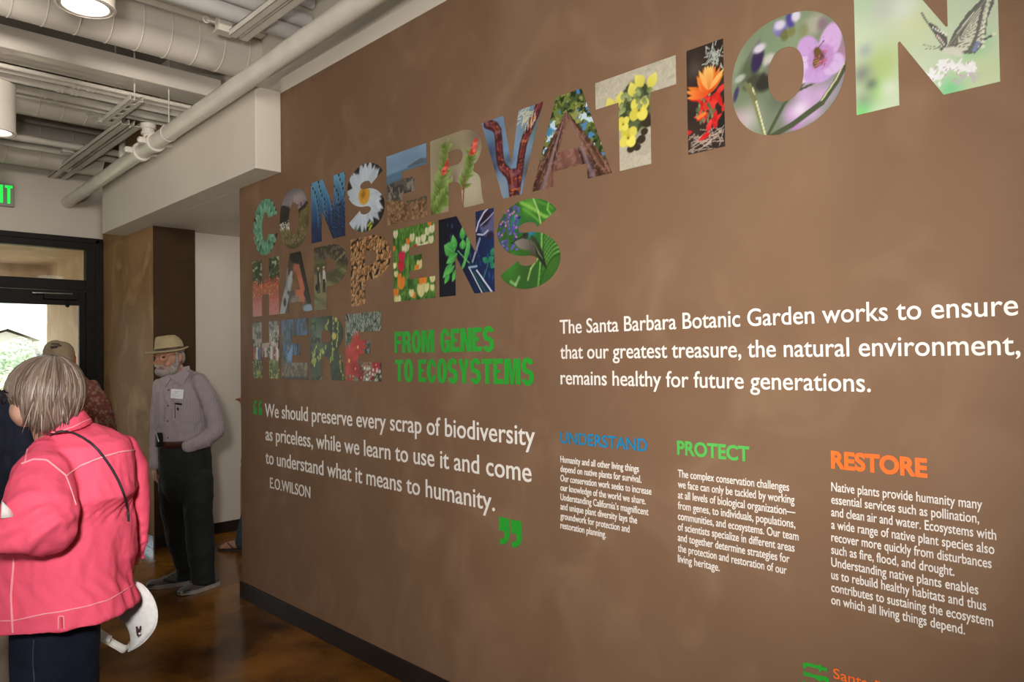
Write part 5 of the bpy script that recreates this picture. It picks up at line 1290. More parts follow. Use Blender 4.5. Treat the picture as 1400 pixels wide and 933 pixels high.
limb(J, [(170, 612, 2.075, 16), (184, 640, 2.12, 16), (190, 680, 2.15, 13), (194, 715, 2.165, 10.5), (193, 742, 2.175, 9.5), (190, 754, 2.18, 8)], 16)
J.rings([sec((178, 757, 2.18), (192, 755, 2.19), .04), sec((178.5, 768, 2.18), (192.5, 765, 2.19), .045)])
def jacket_fold(c, nn):
    v = np.array([RM@(p-CAM) for p in c]); u_ = 700+FPX*v[:, 0]/v[:, 2]; w_ = 466.5+FPX*v[:, 1]/v[:, 2]
    d = .014*(fbm(c*np.array([9, 9, 3.2]), 3, 2)-.5)
    rid = 1-np.abs(2*fbm(c*np.array([16, 16, 4.5])+3.1, 2, 8)-1); d += .011*(rid-.72)*np.clip((w_-600)/60, 0, 1); r2 = 1-np.abs(2*fbm(c*np.array([26, 26, 15])+7.7, 2, 31)-1); d += .004*(r2-.7)
    # creases running round the bent elbow and along the forearm
    elbow = np.exp(-(((u_-45)/60)**2+((w_-722)/34)**2))*(v[:, 2] < 1.84)
    d += .011*elbow*np.sin((u_*.55+w_*1.0)*.20+2.2*(fbm(c*14, 2, 5)-.5)*3)*.6
    arm = np.exp(-(((u_-194)/8)**2+((w_-738)/22)**2)); d += .003*arm*np.sin(w_*.45+u_*.2)
    # hem band and yoke step
    return d
me = fuse(J, .0055, 5, jacket_fold)
jv = verts_of(me).copy(); jb = bvh_of(jv, me)
def jacket_mat():
    m = mat('pink_cotton', (0.80, 0.096, 0.170), (0.76, 0.086, 0.156), 5, rough=0.75, bump=0.25, bscale=45, spec=0.25)
    return m
MT['pink'] = jacket_mat()
jk = link('jacket', me, MT['pink'], wom, True)
stitch = mat('pale_pink_stitch', (0.92, 0.36, 0.42), (0.88, 0.32, 0.38), 60, rough=0.8)
dark_pink = mat('deep_pink_fold', (0.58, 0.06, 0.12), (0.52, 0.05, 0.10), 20, rough=0.8)
sm = MB()
for pl, r in (([(30, 634), (46, 628), (64, 629), (78, 640), (91, 651)], .0024), ([(91, 651), (110, 637), (140, 625), (165, 618), (184, 616)], .0024), ([(91, 652), (97, 668), (104, 690)], .0016), ([(38, 612), (34, 632)], .0018),
              ([(19, 765), (15, 815), (18, 872)], .0028), ([(-8, 850), (20, 849), (60, 840), (82, 837), (120, 829), (150, 820), (186, 798)], .0018), ([(80, 860), (80, 843), (87, 843), (88, 860)], .0016)):
    q = surf_tube(jb, pl, r)
    if q: q.build('seam_stitching', stitch, jk, True)
cm = MB()
for k in range(1):
    q = surf_tube(jb, [(84, 845), (84.5, 858)], .0022)
    if q: cm.add(q.v, q.f)
if cm.v: cm.build('hem_slit', dark_pink, jk, True)
# turned down collar
CB = MB()
CB.rings([sec((58, 594, 1.875), (127, 575, 2.02), .15), sec((61, 588, 1.87), (124, 570, 2.01), .145), sec((66, 580, 1.885), (117, 561, 1.985), .125), sec((69, 577, 1.89), (113, 557, 1.975), .115)])
me = fuse(CB, .004, 3, lambda c, nn: .004*(fbm(c*22, 2, 4)-.5))
cv_ = verts_of(me).copy(); cb_ = bvh_of(cv_, me)
col_o = link('collar', me, MT['pink'], jk, True)
q = surf_tube(cb_, [(70, 592), (82, 590), (100, 584), (114, 577), (124, 573)], .0016, .001)
if q: q.build('collar_stitching', stitch, jk, True)
# white cuff of the garment underneath, showing at the forearm
MB().rings([_sec0((2, 684, 1.70), (15, 697, 1.71), .03), _sec0((3, 708, 1.70), (21, 706, 1.70), .03)]).build('under_cuff', mat('white_cloth', (.8, .76, .74), (.72, .68, .66), 30, rough=.8), wom, True)
# hair
hc = P(63, 538, 1.925); k_ = 1.925/FPX; dv = ray(63, 538); dv = dv/np.linalg.norm(dv); upv = np.array([0.10*RM[0][0], .10*RM[0][1], 1.0]); upv /= np.linalg.norm(upv)
rtv = np.cross(dv, upv); rtv /= np.linalg.norm(rtv); rtv = rtv if rtv@RM[0] > 0 else -rtv; dpv = np.cross(upv, rtv); dpv = dpv if dpv@dv > 0 else -dpv
HA = np.array([rtv*46.5*k_, dpv*.104, upv*48*k_])
HB = MB(); HB.ell(hc+upv*.004, HA*.965)
for q, r in (((42, 572, 1.872), 12), ((62, 576, 1.872), 13), ((84, 566, 1.895), 13), ((100, 556, 1.945), 12), ((28, 557, 1.872), 11)):
    blob(HB, *q, r, r*1.2, .028)
HB = fuse(HB, .006, 4); hv = verts_of(HB)
# locks: from the crown over the skull, then hanging free down to the collar and jaw line
rs = np.random.RandomState(11); hs = MB(); shade = []
tipu = [4, 10, 16, 24, 38, 58, 76, 95, 112, 120]; tipv = [540, 548, 556, 566, 585, 593, 584, 575, 566, 556]
crown = np.array([.10, .12, 0])
for k in range(1500):
    q = rs.uniform(0, 2*math.pi) if k % 3 else rs.uniform(math.pi*.95, math.pi*2.05)
    lf = 1.0+rs.uniform(-.012, .03); w0 = rs.normal(0, .18); clump = .5+.5*math.sin(q*17+rs.normal(0, .5)); pts = []
    front = math.sin(q) < .25
    amax = 1.62 if front else 1.75
    for t in np.linspace(0, 1, 8):
        a = .03+(amax-.03)*t; qq = q+w0*t*t*.5
        off = (crown[0]*rtv+crown[1]*dpv)*.10*(1-t)**2
        pts.append(hc+upv*.006+off+lf*(HA[2]*math.cos(a)+math.sin(a)*(HA[0]*math.cos(qq)+HA[1]*math.sin(qq))))
    if front:
        p = pts[-1]; c_ = RM@(p-CAM); u0 = 700+FPX*c_[0]/c_[2]; v0 = 466.5+FPX*c_[1]/c_[2]
        L = max(.01, (np.interp(u0, tipu, tipv)-v0+rs.normal(0, 3.5))*c_[2]/FPX)
        inw = (hc-p); inw[2] = 0; inw /= np.linalg.norm(inw)
        sw = rs.normal(0, .12)
        for t in (.25, .5, .75, 1.0): pts.append(p+np.array([0, 0, -L*t])+inw*(.022*t*t+.006*t)+rtv*sw*L*t)
    n_ = len(pts); r = rs.uniform(.0016, .0034); before = len(hs.v)
    hs.tube(pts, [r*.8]+[r]*(n_-4)+[r*.85, r*.6, r*.22], 5, flat=.6)
    shade += [np.clip(.32+.32*(clump-.5)+rs.normal(0, .25), 0, 1)]*(len(hs.v)-before)
shade = np.array(shade)
n0 = len(hv); F0 = [tuple(p.vertices) for p in HB.polygons]
allv = np.vstack([hv, np.array(hs.v)]); allf = F0+[tuple(i+n0 for i in f) for f in hs.f]
me = bpy.data.meshes.new('hair'); me.from_pydata([tuple(p) for p in allv], [], allf)
c1, c2, c3 = np.array(srgb((84, 68, 57))), np.array(srgb((138, 121, 109))), np.array(srgb((206, 192, 180)))
sh = np.concatenate([np.full(n0, .12), shade])[:, None]
setattr_col(me, np.where(sh < .6, c1+(c2-c1)*sh/.6, c2+(c3-c2)*(sh-.6)/.4))
MT['hair'] = attr_mat('grey_brown_hair', .42, .4)
link('hair', me, MT['hair'], wom, True)
# glasses: one dark lens rim and the temple showing past the cheek
gm = MB(); g0 = P(5, 543, 1.84)
gm.tube([g0+RM[0]*.012*math.cos(a)*.5-RM[1]*.017*math.sin(a)+dv*.012*math.cos(a) for a in np.linspace(0, 2*math.pi, 15)[:-1]], .0022, 6, closed=True)
gm.tube([P(6, 536, 1.835), P(22, 540, 1.84), P(40, 545, 1.85)], .0018, 6, True)
gm.build('glasses', MT['black'], wom, True)
# trousers and shoes
navy = mat('navy_denim', (0.0055, 0.008, 0.019), (0.009, 0.013, 0.029), 14, rough=0.9, bump=.25, bscale=60, spec=.2)
T = MB()
T.rings([sec((14, 838, 1.86), (138, 812, 2.06), .18), sec((12, 880, 1.86), (137.5, 850, 2.06), .19), sec((13, 935, 1.87), (135.5, 905, 2.05), .185), sec((17, 985, 1.88), (133, 950, 2.03), .17), sec((26, 1020, 1.89), (126, 990, 2.02), .12)])
limb(T, [(52, 930, 1.90, 34), (54, 1000, 1.90, 36), (56, 1120, 1.93, 31), (58, 1275, 1.94, 26)]); limb(T, [(100, 915, 2.0, 32), (99, 1000, 2.0, 33), (98, 1110, 2.0, 29), (98, 1235, 2.01, 25)])
me = fuse(T, .007, 4, lambda c, nn: .008*(fbm(c*np.array([8, 8, 12]), 3, 6)-.5)+.004*(fbm(c*24, 2, 3)-.5))
tv = verts_of(me).copy(); tb = bvh_of(tv, me)
tro = link('trousers', me, navy, wom, True)
q = surf_tube(tb, [(46, 876), (45, 905), (47, 932)], .0018)
if q: q.build('side_seam', mat('navy_thread', (.03, .035, .07), (.025, .03, .06), 40), tro, True)
shoe_g = mat('shoe_grey', (0.10, 0.095, 0.09), (0.14, 0.13, 0.125), 60, rough=.7)
sole_w = mat('sole_pale', (0.42, 0.38, 0.35), (0.36, 0.33, 0.30), 30, rough=.7)
for a in (P(56, 1275, 1.94), P(99, 1240, 2.01)):
    a = np.array([a[0], a[1], 0.0]); f = np.array([-.80, -.59, 0]); shoe('shoe', a-f*.07, a+f*.17, wom, shoe_g, sole_w)
# the shoulder strap across her back, a small bag in front of her hip
bag = thing('shoulder_bag', 'thin black shoulder strap running across the back of the pink jacket', 'bag', tuple(P(100, 650, 1.85)))
_m = MB().add(list(jv), [tuple(p.vertices) for p in jk.data.polygons]).add(list(cv_), [tuple(p.vertices) for p in col_o.data.polygons])
jcb = BVHTree.FromPolygons([Vector(p) for p in _m.v], _m.f)
q = surf_tube(jcb, spline([(70, 595.5), (76, 592.5), (84, 590), (98, 591.5), (114, 599), (130, 611), (144, 628), (158, 650), (168, 672), (174, 694), (175.5, 712)], 16), .0033, .0032, 8, 4)
strapmat = mat('black_cord', (.012, .011, .012), (.02, .018, .02), 60, rough=.6)
if q:
    q.build('strap', strapmat, bag, True)
MB().box(P(112, 800, 2.46)-np.array([.04, .08, .10]), P(112, 800, 2.46)+np.array([.04, .08, .07]), .02).build('bag_body', strapmat, bag)

# ------------------------------------------------------------------ the white sun visor she holds
vz = 2.12
vt = thing('sun_visor', 'white knitted sun visor held low beside the pink jacket', 'visor', tuple(P(170, 850, vz)))
vwhite = mat('white_knit', (.78, .77, .76), (.70, .69, .68), 60, rough=.85, bump=.08, bscale=260)
inner = spline([(128, 838), (140, 836.5), (152, 840), (163, 846), (171, 854), (176, 864), (178, 874), (176.5, 884), (175, 887)], 30)
outer = spline([(165, 797), (187, 797), (199, 805), (209, 819), (214.5, 838), (212.5, 856), (203, 871), (190, 883), (176, 890.5)], 30)
gr = []
NR = 9
for k in range(NR):
    t = k/(NR-1); row = []
    for i in range(30):
        a, b = np.array(inner[i]), np.array(outer[i]); p = a*(1-t)+b*t
        dep_ = vz+.055*(1-math.sin(math.pi*i/29))*.6-.035*math.sin(t*math.pi*.5)+.020*t*t
        dep_ += .0022*math.sin(i*3.1)*(t > .35)*(t < .9)
        row.append(P(p[0], p[1], dep_))
    gr.append(row)
m = MB(); th = .004
dd = ray(180, 850); dd /= np.linalg.norm(dd)
v = [p for row in gr for p in row]+[p+dd*th for row in gr for p in row]; f = []; N_ = NR*30
for k in range(NR-1):
    for i in range(29):
        a = k*30+i; f += [(a, a+1, a+31, a+30), (a+N_+1, a+N_, a+N_+30, a+N_+31)]
edge = [k*30 for k in range(NR)]+[(NR-1)*30+i for i in range(1, 30)]+[k*30+29 for k in range(NR-2, -1, -1)]+[i for i in range(28, 0, -1)]
for a, b in zip(edge, edge[1:]+edge[:1]): f.append((a, b, b+N_, a+N_))
m.add(v, f).build('brim', vwhite, vt, True)
bm_ = MB(); rim = [gr[-1][i]+dd*.002 for i in range(30)]; bm_.tube(rim, .003, 8, True); bm_.build('brim_edge', vwhite, vt, True)
# headband loop: from the brim ends round the back, with the fastening strip
lo_, hi_ = [], []
bpts = spline([(176, 886), (168, 893.5), (158, 888.5), (146, 882), (137, 877), (128, 868), (122, 856), (122, 844), (128, 838)], 34)
tpts = spline([(177, 877), (173, 882.5), (163, 878.5), (150, 870.5), (141, 862.5), (131, 853), (125, 843), (125, 834), (130, 832)], 34)
Bv = []
for i in range(34):
    t = i/33; z = vz+.035+.05*math.sin(math.pi*t)
    a, b = P(*bpts[i], z-.004), P(*tpts[i], z+.012); Bv.append([a, b, b+dd*.004, a+dd*.004])
MB().rings(Bv).build('headband', mat('visor_band', (.74, .72, .68), (.66, .62, .56), 50, rough=.85, bump=.2), vt, True)
s0 = [P(141, 862, vz+.075), P(153.5, 870.5, vz+.07), P(149, 879, vz+.058), P(137, 872, vz+.062)]
MB().prism(s0, dd*-.004).build('fastening_tab', vwhite, vt)
def brim_pt(u, v):
    return P(u, v, vz-.034)
lg = MB()
for a, b, r in (((187, 859), (188.5, 869), .0028), ((192, 857), (190.5, 864), .0022), ((187.5, 864), (191.5, 861), .003), ((186.8, 858.2), (188.2, 861), .003)):
    lg.tube([brim_pt(*a), brim_pt(*b)], r, 6, True)
lg.build('logo_mark', mat('logo_plum', (.035, .012, .02), (.05, .016, .028), 40), vt, True)
lw = MB(); lw.ell(brim_pt(190.5, 867), np.eye(3)*.0032, 8, 6); lw.build('logo_pearl', MT['lettering'], vt, True)

# ------------------------------------------------------------------ man with the straw hat by the pier
Z = 5.05
B = MB()
blob(B, 235, 490, Z, 16, 21, .095); blob(B, 228, 505, Z-.02, 13, 11.5, .075); blob(B, 222, 492, Z-.03, 10, 14, .06)
blob(B, 212.6, 496.8, Z-.055, 4.0, 3.3, .017); limb(B, [(216, 489, Z-.06, 1.5), (212.5, 496.5, Z-.06, 2.2)], 8)      # nose
blob(B, 246.6, 489.5, Z-.082, 3.3, 6.4, .014); blob(B, 229, 498, Z-.075, 5, 4, .02)                              # ear, cheek
limb(B, [(217, 485.6, Z-.06, 1.6), (230, 484.6, Z-.085, 1.6)], 8)                                              # brow
limb(B, [(238, 502, Z, 11), (243, 520, Z, 13)])
blob(B, 248, 560, Z, 30, 50, .09); blob(B, 252, 625, Z, 31, 30, .09)
limb(B, [(274, 520, 5.0, 6.5), (296, 580, 4.95, 6), (294, 594, 4.92, 6), (262, 611, 4.88, 5), (255.0, 613, 4.885, 3.6)]); blob(B, 254, 621, 4.965, 4.0, 7, .016)
limb(B, [(219, 530, 5.12, 4.5), (214, 560, 5.13, 4), (212.5, 600, 5.12, 3.4), (211, 642, 5.083, 3.2)])
limb(B, [(236, 640, 5.09, 12), (240, 700, 5.09, 9), (250, 760, 5.12, 6), (253, 784, 5.12, 4)]); limb(B, [(270, 640, 5.02, 12), (272, 700, 5.0, 10), (276, 760, 4.98, 6), (278, 786, 4.98, 4)])
w0 = P(211, 641, 5.08)
hand_shape(B, w0, P(213.5, 664, 5.06)-w0, RV*.5+np.array([0, 0, .1])+ray(210, 650)*.25, .88, .28, -1)
me = fuse(B, .0045, 2)
man = link('person', me, skin2, None, True)
tag(man, 'bearded person in straw hat and striped shirt standing with one hand in pocket', 'person')
# beard, moustache, hair
bd = MB()
blob(bd, 225.5, 508.2, Z-.027, 14.2, 9.3, .080); blob(bd, 235.5, 505.5, Z-.036, 9.2, 9.6, .062); blob(bd, 241, 500, Z-.052, 4.4, 8, .036); blob(bd, 216, 500.8, Z-.062, 5.6, 2.4, .02); blob(bd, 242.5, 494, Z-.075, 3.2, 9, .018); blob(bd, 223, 501.2, Z-.085, 4.0, 2.4, .018)
me = fuse(bd, .004, 2, lambda c, nn: .003*(fbm(c*110, 2, 3)-.5))
grey_beard = mat('grey_beard', (0.24, 0.20, 0.175), (0.42, 0.38, 0.345), 150, rough=.85, bump=.35, bscale=320)
link('beard', me, grey_beard, man, True)
MB().tube([P(215, 504.4, Z-.083), P(219.5, 504.0, Z-.098), P(224.5, 504.8, Z-.105)], .0042, 8, True).build('lips', mat('lips', (.26, .10, .08), (.3, .12, .1), 50), man, True)
hb = MB(); blob(hb, 244, 478, Z+.0, 8.5, 6, .08); blob(hb, 249.5, 489, Z+.02, 4, 9, .05); blob(hb, 241.5, 484, Z-.078, 2.4, 4.5, .015)
link('hair', fuse(hb, .005, 2), grey_beard, man, True)
eye = MB()
for u, v in ((213, 490.5), (224, 488.6)): blob(eye, u, v, Z-.085 if u > 218 else Z-.062, 2.6, 1.5, .008)
eye.build('eye', mat('dark_eye', (.02, .012, .01), (.03, .02, .015), 30, rough=.2), man, True)
# glasses
gl = MB()
def ring_at(u, v, z, ru, rv_, skew): return [P(u+ru*math.cos(a), v+rv_*math.sin(a)+skew*math.cos(a), z+.012*math.cos(a)) for a in np.linspace(0, 2*math.pi, 19)[:-1]]
gl.tube(ring_at(223.2, 488.4, Z-.108, 6.4, 5.6, -.6), .0031, 6, closed=True); gl.tube(ring_at(209.8, 491.2, Z-.085, 3.8, 4.9, -.6), .0028, 6, closed=True)
gl.tube([P(213.4, 488.6, Z-.10), P(216.8, 487.6, Z-.11)], .002, 6, True); gl.tube([P(229.4, 486.6, Z-.10), P(238, 484.6, Z-.10), P(245, 484, Z-.09)], .0022, 6, True)
gl.build('glasses', mat('amber_frame', (.30, .10, .03), (.38, .14, .045), 30, rough=.3), man, True)
# hat
def hat_ring(c, rx, rd, dz, tilt=.0): return None
straw = mat('straw', (0.42, 0.34, 0.19), (0.35, 0.28, 0.15), 30, stretch=(1, 1, 6), rough=.8, bump=.3, bscale=120)
HT = MB()
rr = []
for (uc, v, ru, rd_, tiltv) in ((231.5, 481.5, 17, .085, 4.0), (229.5, 482.2, 25.5, .125, 5.0), (228.3, 481.4, 29.6, .148, 4.2), (228.3, 479.8, 29.8, .149, 4.0), (229.5, 479.8, 26, .128, 4.4), (230.8, 478.9, 20.4, .100, 4.6), (230.8, 473.6, 19.9, .098, 4.4), (230.0, 468.0, 18.6, .090, 4.0), (227.6, 463.2, 16.0, .078, 4.4), (225.4, 459.8, 12.6, .062, 3.2), (223.8, 459.4, 8.0, .040, 2.0), (223.0, 460.6, 3.0, .014, 0.6)):
    ring = []
    for i in range(32):
        a = 2*math.pi*i/32; u = uc+ru*math.cos(a)
        bow = 2.4*(max(0, math.cos(a))**3)*-1.6 if ru > 24 else 0   # the brim turns up at the back
        ring.append(P(u, v-tiltv*math.cos(a)*.55+bow, Z+rd_*math.sin(a)))
    rr.append(ring)
HT.rings(rr)
hat = HT.build('hat', straw, man, True)
band = MB(); rr = []
for v, ru, rd_, t in ((479.3, 21.0, .1035, 4.6), (475.6, 20.5, .1015, 4.4)):
    rr.append([P(230.8+ru*math.cos(2*math.pi*i/32), v-t*math.cos(2*math.pi*i/32)*.55, Z+rd_*math.sin(2*math.pi*i/32)) for i in range(32)])
bnd = MB().rings(rr, cap=False); bnd.build('hat_band', mat('band_brown', (.05, .022, .012), (.07, .03, .016), 20), hat, True)
# shirt
def shirt_mat():
    m = bpy.data.materials.new('striped_shirt'); m.use_nodes = True; nt = m.node_tree; L = nt.links; b = nt.nodes['Principled BSDF']; b.inputs['Roughness'].default_value = .8
    g = nt.nodes.new('ShaderNodeNewGeometry'); d = nt.nodes.new('ShaderNodeVectorMath'); d.operation = 'DOT_PRODUCT'; d.inputs[1].default_value = (RV[0], RV[1], 0.04)
    L.new(g.outputs['Position'], d.inputs[0])
    mu = nt.nodes.new('ShaderNodeMath'); mu.operation = 'MULTIPLY'; mu.inputs[1].default_value = 2*math.pi/.0125; L.new(d.outputs['Value'], mu.inputs[0])
    s = nt.nodes.new('ShaderNodeMath'); s.operation = 'SINE'; L.new(mu.outputs[0], s.inputs[0])
    r = nt.nodes.new('ShaderNodeValToRGB'); r.color_ramp.elements[0].position = .40; r.color_ramp.elements[1].position = .62
    ma = nt.nodes.new('ShaderNodeMapRange'); ma.inputs['From Min'].default_value = -1; L.new(s.outputs[0], ma.inputs['Value']); L.new(ma.outputs[0], r.inputs['Fac'])
    r.color_ramp.elements[0].color = (.315, .26, .275, 1); r.color_ramp.elements[1].color = (.355, .298, .315, 1)
    L.new(r.outputs['Color'], b.inputs['Base Color']); return m
S = MB()
S.rings([sec((217, 609, Z), (285, 607, Z), .235), sec((214, 600, Z), (284.5, 598, Z), .25), sec((211.5, 580, Z), (284, 578, Z), .255), sec((210, 555, Z), (286, 552, Z), .25), sec((210, 538, Z), (288, 535, Z), .235), sec((212, 526, Z), (286, 522, Z), .21), sec((218, 518, Z), (279, 513, Z), .17), sec((226, 514, Z), (265, 508, Z), .13), sec((232, 511, Z), (254, 506, Z), .11)])
limb(S, [(271, 520, 5.0, 10), (282, 540, 4.98, 11), (290, 560, 4.96, 11), (295, 580, 4.94, 10.5), (296, 590, 4.92, 10.5)], 16); limb(S, [(295, 591, 4.92, 10), (282, 601, 4.90, 11), (268, 606, 4.88, 10.5), (259, 610, 4.87, 9)], 16)
limb(S, [(219, 526, 5.11, 8), (214, 560, 5.13, 7.4), (212.5, 600, 5.12, 6.6), (211, 637, 5.085, 6.2)], 14)
def man_fold(c, nn):
    d = .016*(fbm(c*np.array([13, 13, 8]), 3, 12)-.5)
    rid = 1-np.abs(2*fbm(c*np.array([22, 22, 14]), 2, 15)-1); d += .012*(rid-.7)
    return d
me = fuse(S, .0055, 3, man_fold); sv_ = verts_of(me).copy(); sb = bvh_of(sv_, me)
MT['shirt'] = shirt_mat()
shirt = link('shirt', me, MT['shirt'], man, True)
# collar, placket, pockets, buttons, badge, pen
cl_ = MB()
cl_.rings([sec((228, 515.5, Z-.0), (262, 512, Z), .155), sec((230, 511, Z), (258, 504, Z), .14), sec((233, 508, Z), (253, 500, Z), .125)])
me = fuse(cl_, .004, 2); link('collar', me, MT['shirt'], man, True)
def patch(bvh, quad, lift, th, name, m, parent, nn=7):
    """thin cloth patch lying on a surface; quad = four image corners"""
    q = np.array(quad, float); V = []; F_ = []
    for i in range(nn):
        for j in range(nn):
            s_, t_ = i/(nn-1), j/(nn-1)
            p = (q[0]*(1-s_)+q[1]*s_)*(1-t_)+(q[3]*(1-s_)+q[2]*s_)*t_
            V.append(hit(bvh, p[0], p[1], lift))
    if any(x is None for x in V): return None
    d_ = ray(*q.mean(0)); d_ /= np.linalg.norm(d_); n2 = nn*nn
    V2 = V+[x+d_*th for x in V]
    for i in range(nn-1):
        for j in range(nn-1):
            a = i*nn+j; F_ += [(a, a+1, a+nn+1, a+nn), (a+n2, a+n2+nn, a+n2+nn+1, a+n2+1)]
    ed = [j for j in range(nn)]+[i*nn+nn-1 for i in range(1, nn)]+[(nn-1)*nn+j for j in range(nn-2, -1, -1)]+[i*nn for i in range(nn-2, 0, -1)]
    for a, b in zip(ed, ed[1:]+ed[:1]): F_.append((a, b, b+n2, a+n2))
    return MB().add(V2, F_).build(name, m, parent, 'auto')
badge = patch(sb, [(234, 532), (251.5, 533), (250, 546), (233, 544.5)], .008, .003, 'name_badge', mat('badge_white', (.80, .80, .80), (.76, .76, .76), 30, rough=.5), man)
# faint print on the badge
bp_ = MB()
for i, (a, b) in enumerate(((238, 246), (239.5, 244.5), (237, 247), (238.5, 245.5))):
    y = 535.2+i*2.3; bp_.tube([hit(sb, a, y, .0095), hit(sb, b, y+.5, .0095)], .0022, 6, True)
if badge: bp_.build('badge_print', mat('badge_grey', (.55, .56, .57), (.5, .51, .52), 30), badge)
dz_ = ray(240, 515); dz_ /= np.linalg.norm(dz_)
for pl in ([(233, 517.5, -.112), (240, 512, -.112), (252, 503.5, -.095), (259, 511, -.10), (249.5, 527, -.128)], [(233, 518, -.112), (228, 514, -.112), (219.5, 517, -.105), (219, 522, -.11), (226, 528.5, -.122)]):
    MB().prism([P(u, v, Z+d_) for u, v, d_ in pl], dz_*.012).build('collar_point', MT['shirt'], man)
patch(sb, [(238, 553), (263, 556), (262, 577), (239, 575)], .004, .003, 'chest_pocket', MT['shirt'], man)
patch(sb, [(211.5, 553), (224, 555), (224, 574), (214, 573)], .004, .003, 'chest_pocket', MT['shirt'], man)
patch(sb, [(231.5, 522), (235.5, 522), (233, 604), (229, 604)], .004, .003, 'placket', MT['shirt'], man, 12)
for u, v in ((230.5, 533.5), (229.6, 555), (229, 576), (229.5, 599)):
    p = hit(sb, u, v, .008)
    if p is not None: MB().ell(p, np.eye(3)*.0055, 8, 6).build('button', mat('dark_button', (.04, .035, .035), (.06, .05, .05), 30), man, True)
pn = MB()
pn.tube([hit(sb, 240, 552, .012), hit(sb, 248, 553, .012)], .006, 8, True).tube([hit(sb, 243, 558.5, .01), hit(sb, 243.4, 560.5, .01)], .006, 8, True).tube([hit(sb, 239, 554, .01), hit(sb, 239.5, 572, .01)], .0018, 6, True)
pn.build('pen', MT['black'], man, True)
# red undershirt at the neck
MB().rings([sec((230, 517, Z-.035), (243, 516, Z-.035), .10), sec((231, 511, Z-.03), (247, 507, Z-.03), .10)]).build('undershirt', mat('red_cloth', (.32, .03, .018), (.36, .04, .02), 30, rough=.9), man, True)
# belt, trousers, shoes
dark = mat('dark_trousers', (0.004, 0.0058, 0.0058), (0.0095, 0.012, 0.0115), 9, rough=0.85, bump=.3, bscale=40)
T = MB()
T.rings([sec((216, 608, Z), (286.5, 606, Z), .25), sec((216, 625, Z), (290, 624, Z), .265), sec((217, 645, Z), (290, 645, Z), .26), sec((221, 665, Z), (288, 665, Z), .23), sec((228, 682, Z), (282, 682, Z), .18), sec((240, 694, Z), (272, 694, Z), .10)])
limb(T, [(236, 655, 5.09, 18.5), (239, 700, 5.1, 17), (245, 740, 5.11, 15.5), (252, 762, 5.12, 14.5), (254, 770, 5.12, 14)], 16); T.rings([sec((238, 765, 5.12), (270, 765, 5.12), .145), sec((241, 780, 5.12), (272, 780, 5.12), .15), sec((243.5, 794, 5.11), (274, 793, 5.11), .16)]); limb(T, [(270, 655, 5.02, 20), (271, 700, 5.0, 19), (273.5, 740, 4.99, 18), (275, 760, 4.98, 17), (276, 770, 4.98, 16.5)], 16); T.rings([sec((257, 765, 4.98), (292, 765, 4.98), .165), sec((260, 782, 4.98), (293, 782, 4.98), .17), sec((262, 798, 4.98), (294, 797, 4.98), .18)])
me = fuse(T, .006, 4, lambda c, nn: .012*(fbm(c*np.array([12, 12, 9]), 3, 22)-.5)+.006*((1-np.abs(2*fbm(c*np.array([20, 20, 18]), 2, 25)-1))-.7))
tvv = verts_of(me).copy(); tb2 = bvh_of(tvv, me)
mtro = link('trousers', me, dark, man, True)
MB().rings([sec((216.5, 611, Z), (287, 609, Z), .268), sec((216, 602, Z), (286, 600, Z), .268)]).build('belt', mat('brown_leather', (.04, .010, .008), (.055, .014, .010), 20, rough=.35), man, True)
ph = P(217.5, 601, Z-.115)
MB().box(ph-np.array([.022, .022, .050]), ph+np.array([.022, .022, .045]), .008).build('belt_pouch', MT['black'], man)
tp = MB(); tp.tube([P(213.5, 592, Z-.16), P(217, 604, Z-.17)], .004, 6, True); tp.build('pen', MT['steel'], man, True)
lace = mat('dark_lace', (.015, .015, .016), (.03, .03, .03), 60)
ov = mat('shoe_dark', (.03, .03, .033), (.045, .045, .05), 40)
sg = mat('trainer_grey', (0.085, 0.073, 0.064), (0.12, 0.105, 0.092), 60, rough=.7)
t1, h1_ = floor_pt(220.5, 803), floor_pt(263, 797); t2, h2_ = floor_pt(253, 813), floor_pt(297, 799)
shoe('shoe', h1_, h1_+(t1-h1_)/np.linalg.norm(t1-h1_)*.29, man, sg, sole_w, .05, .10, lace, ov)
shoe('shoe', h2_, h2_+(t2-h2_)/np.linalg.norm(t2-h2_)*.29, man, sg, sole_w, .05, .10, lace, ov)

# ------------------------------------------------------------------ person in the cap, behind the woman
Z = 4.2
B = MB()
blob(B, 82, 492, Z, 20, 25, .095); blob(B, 79, 505, Z+.03, 15, 14, .07); limb(B, [(82, 505, Z, 13), (85, 525, Z, 15)]); blob(B, 102, 496, Z, 2.6, 5.5, .015)
blob(B, 88, 600, Z, 40, 70, .09); blob(B, 88, 680, Z, 38, 40, .09)
for sx_ in (-1, 1):
    limb(B, [(88+sx_*42, 535, Z, 8), (88+sx_*54, 600, Z, 7.5), (88+sx_*52, 660, Z-.06, 6)]); limb(B, [(88+sx_*18, 690, Z, 17), (88+sx_*17, 770, Z, 12), (88+sx_*17, 835, Z, 9)])
    hand_shape(B, P(88+sx_*52, 662, Z-.06), np.array([0, 0, -1.0]), RV*-sx_, .95, .3, sx_)
cap_p = link('person', fuse(B, .006, 3), skin2, None, True)
tag(cap_p, 'person in khaki cap and patterned brown shirt behind the grey haired head', 'person')
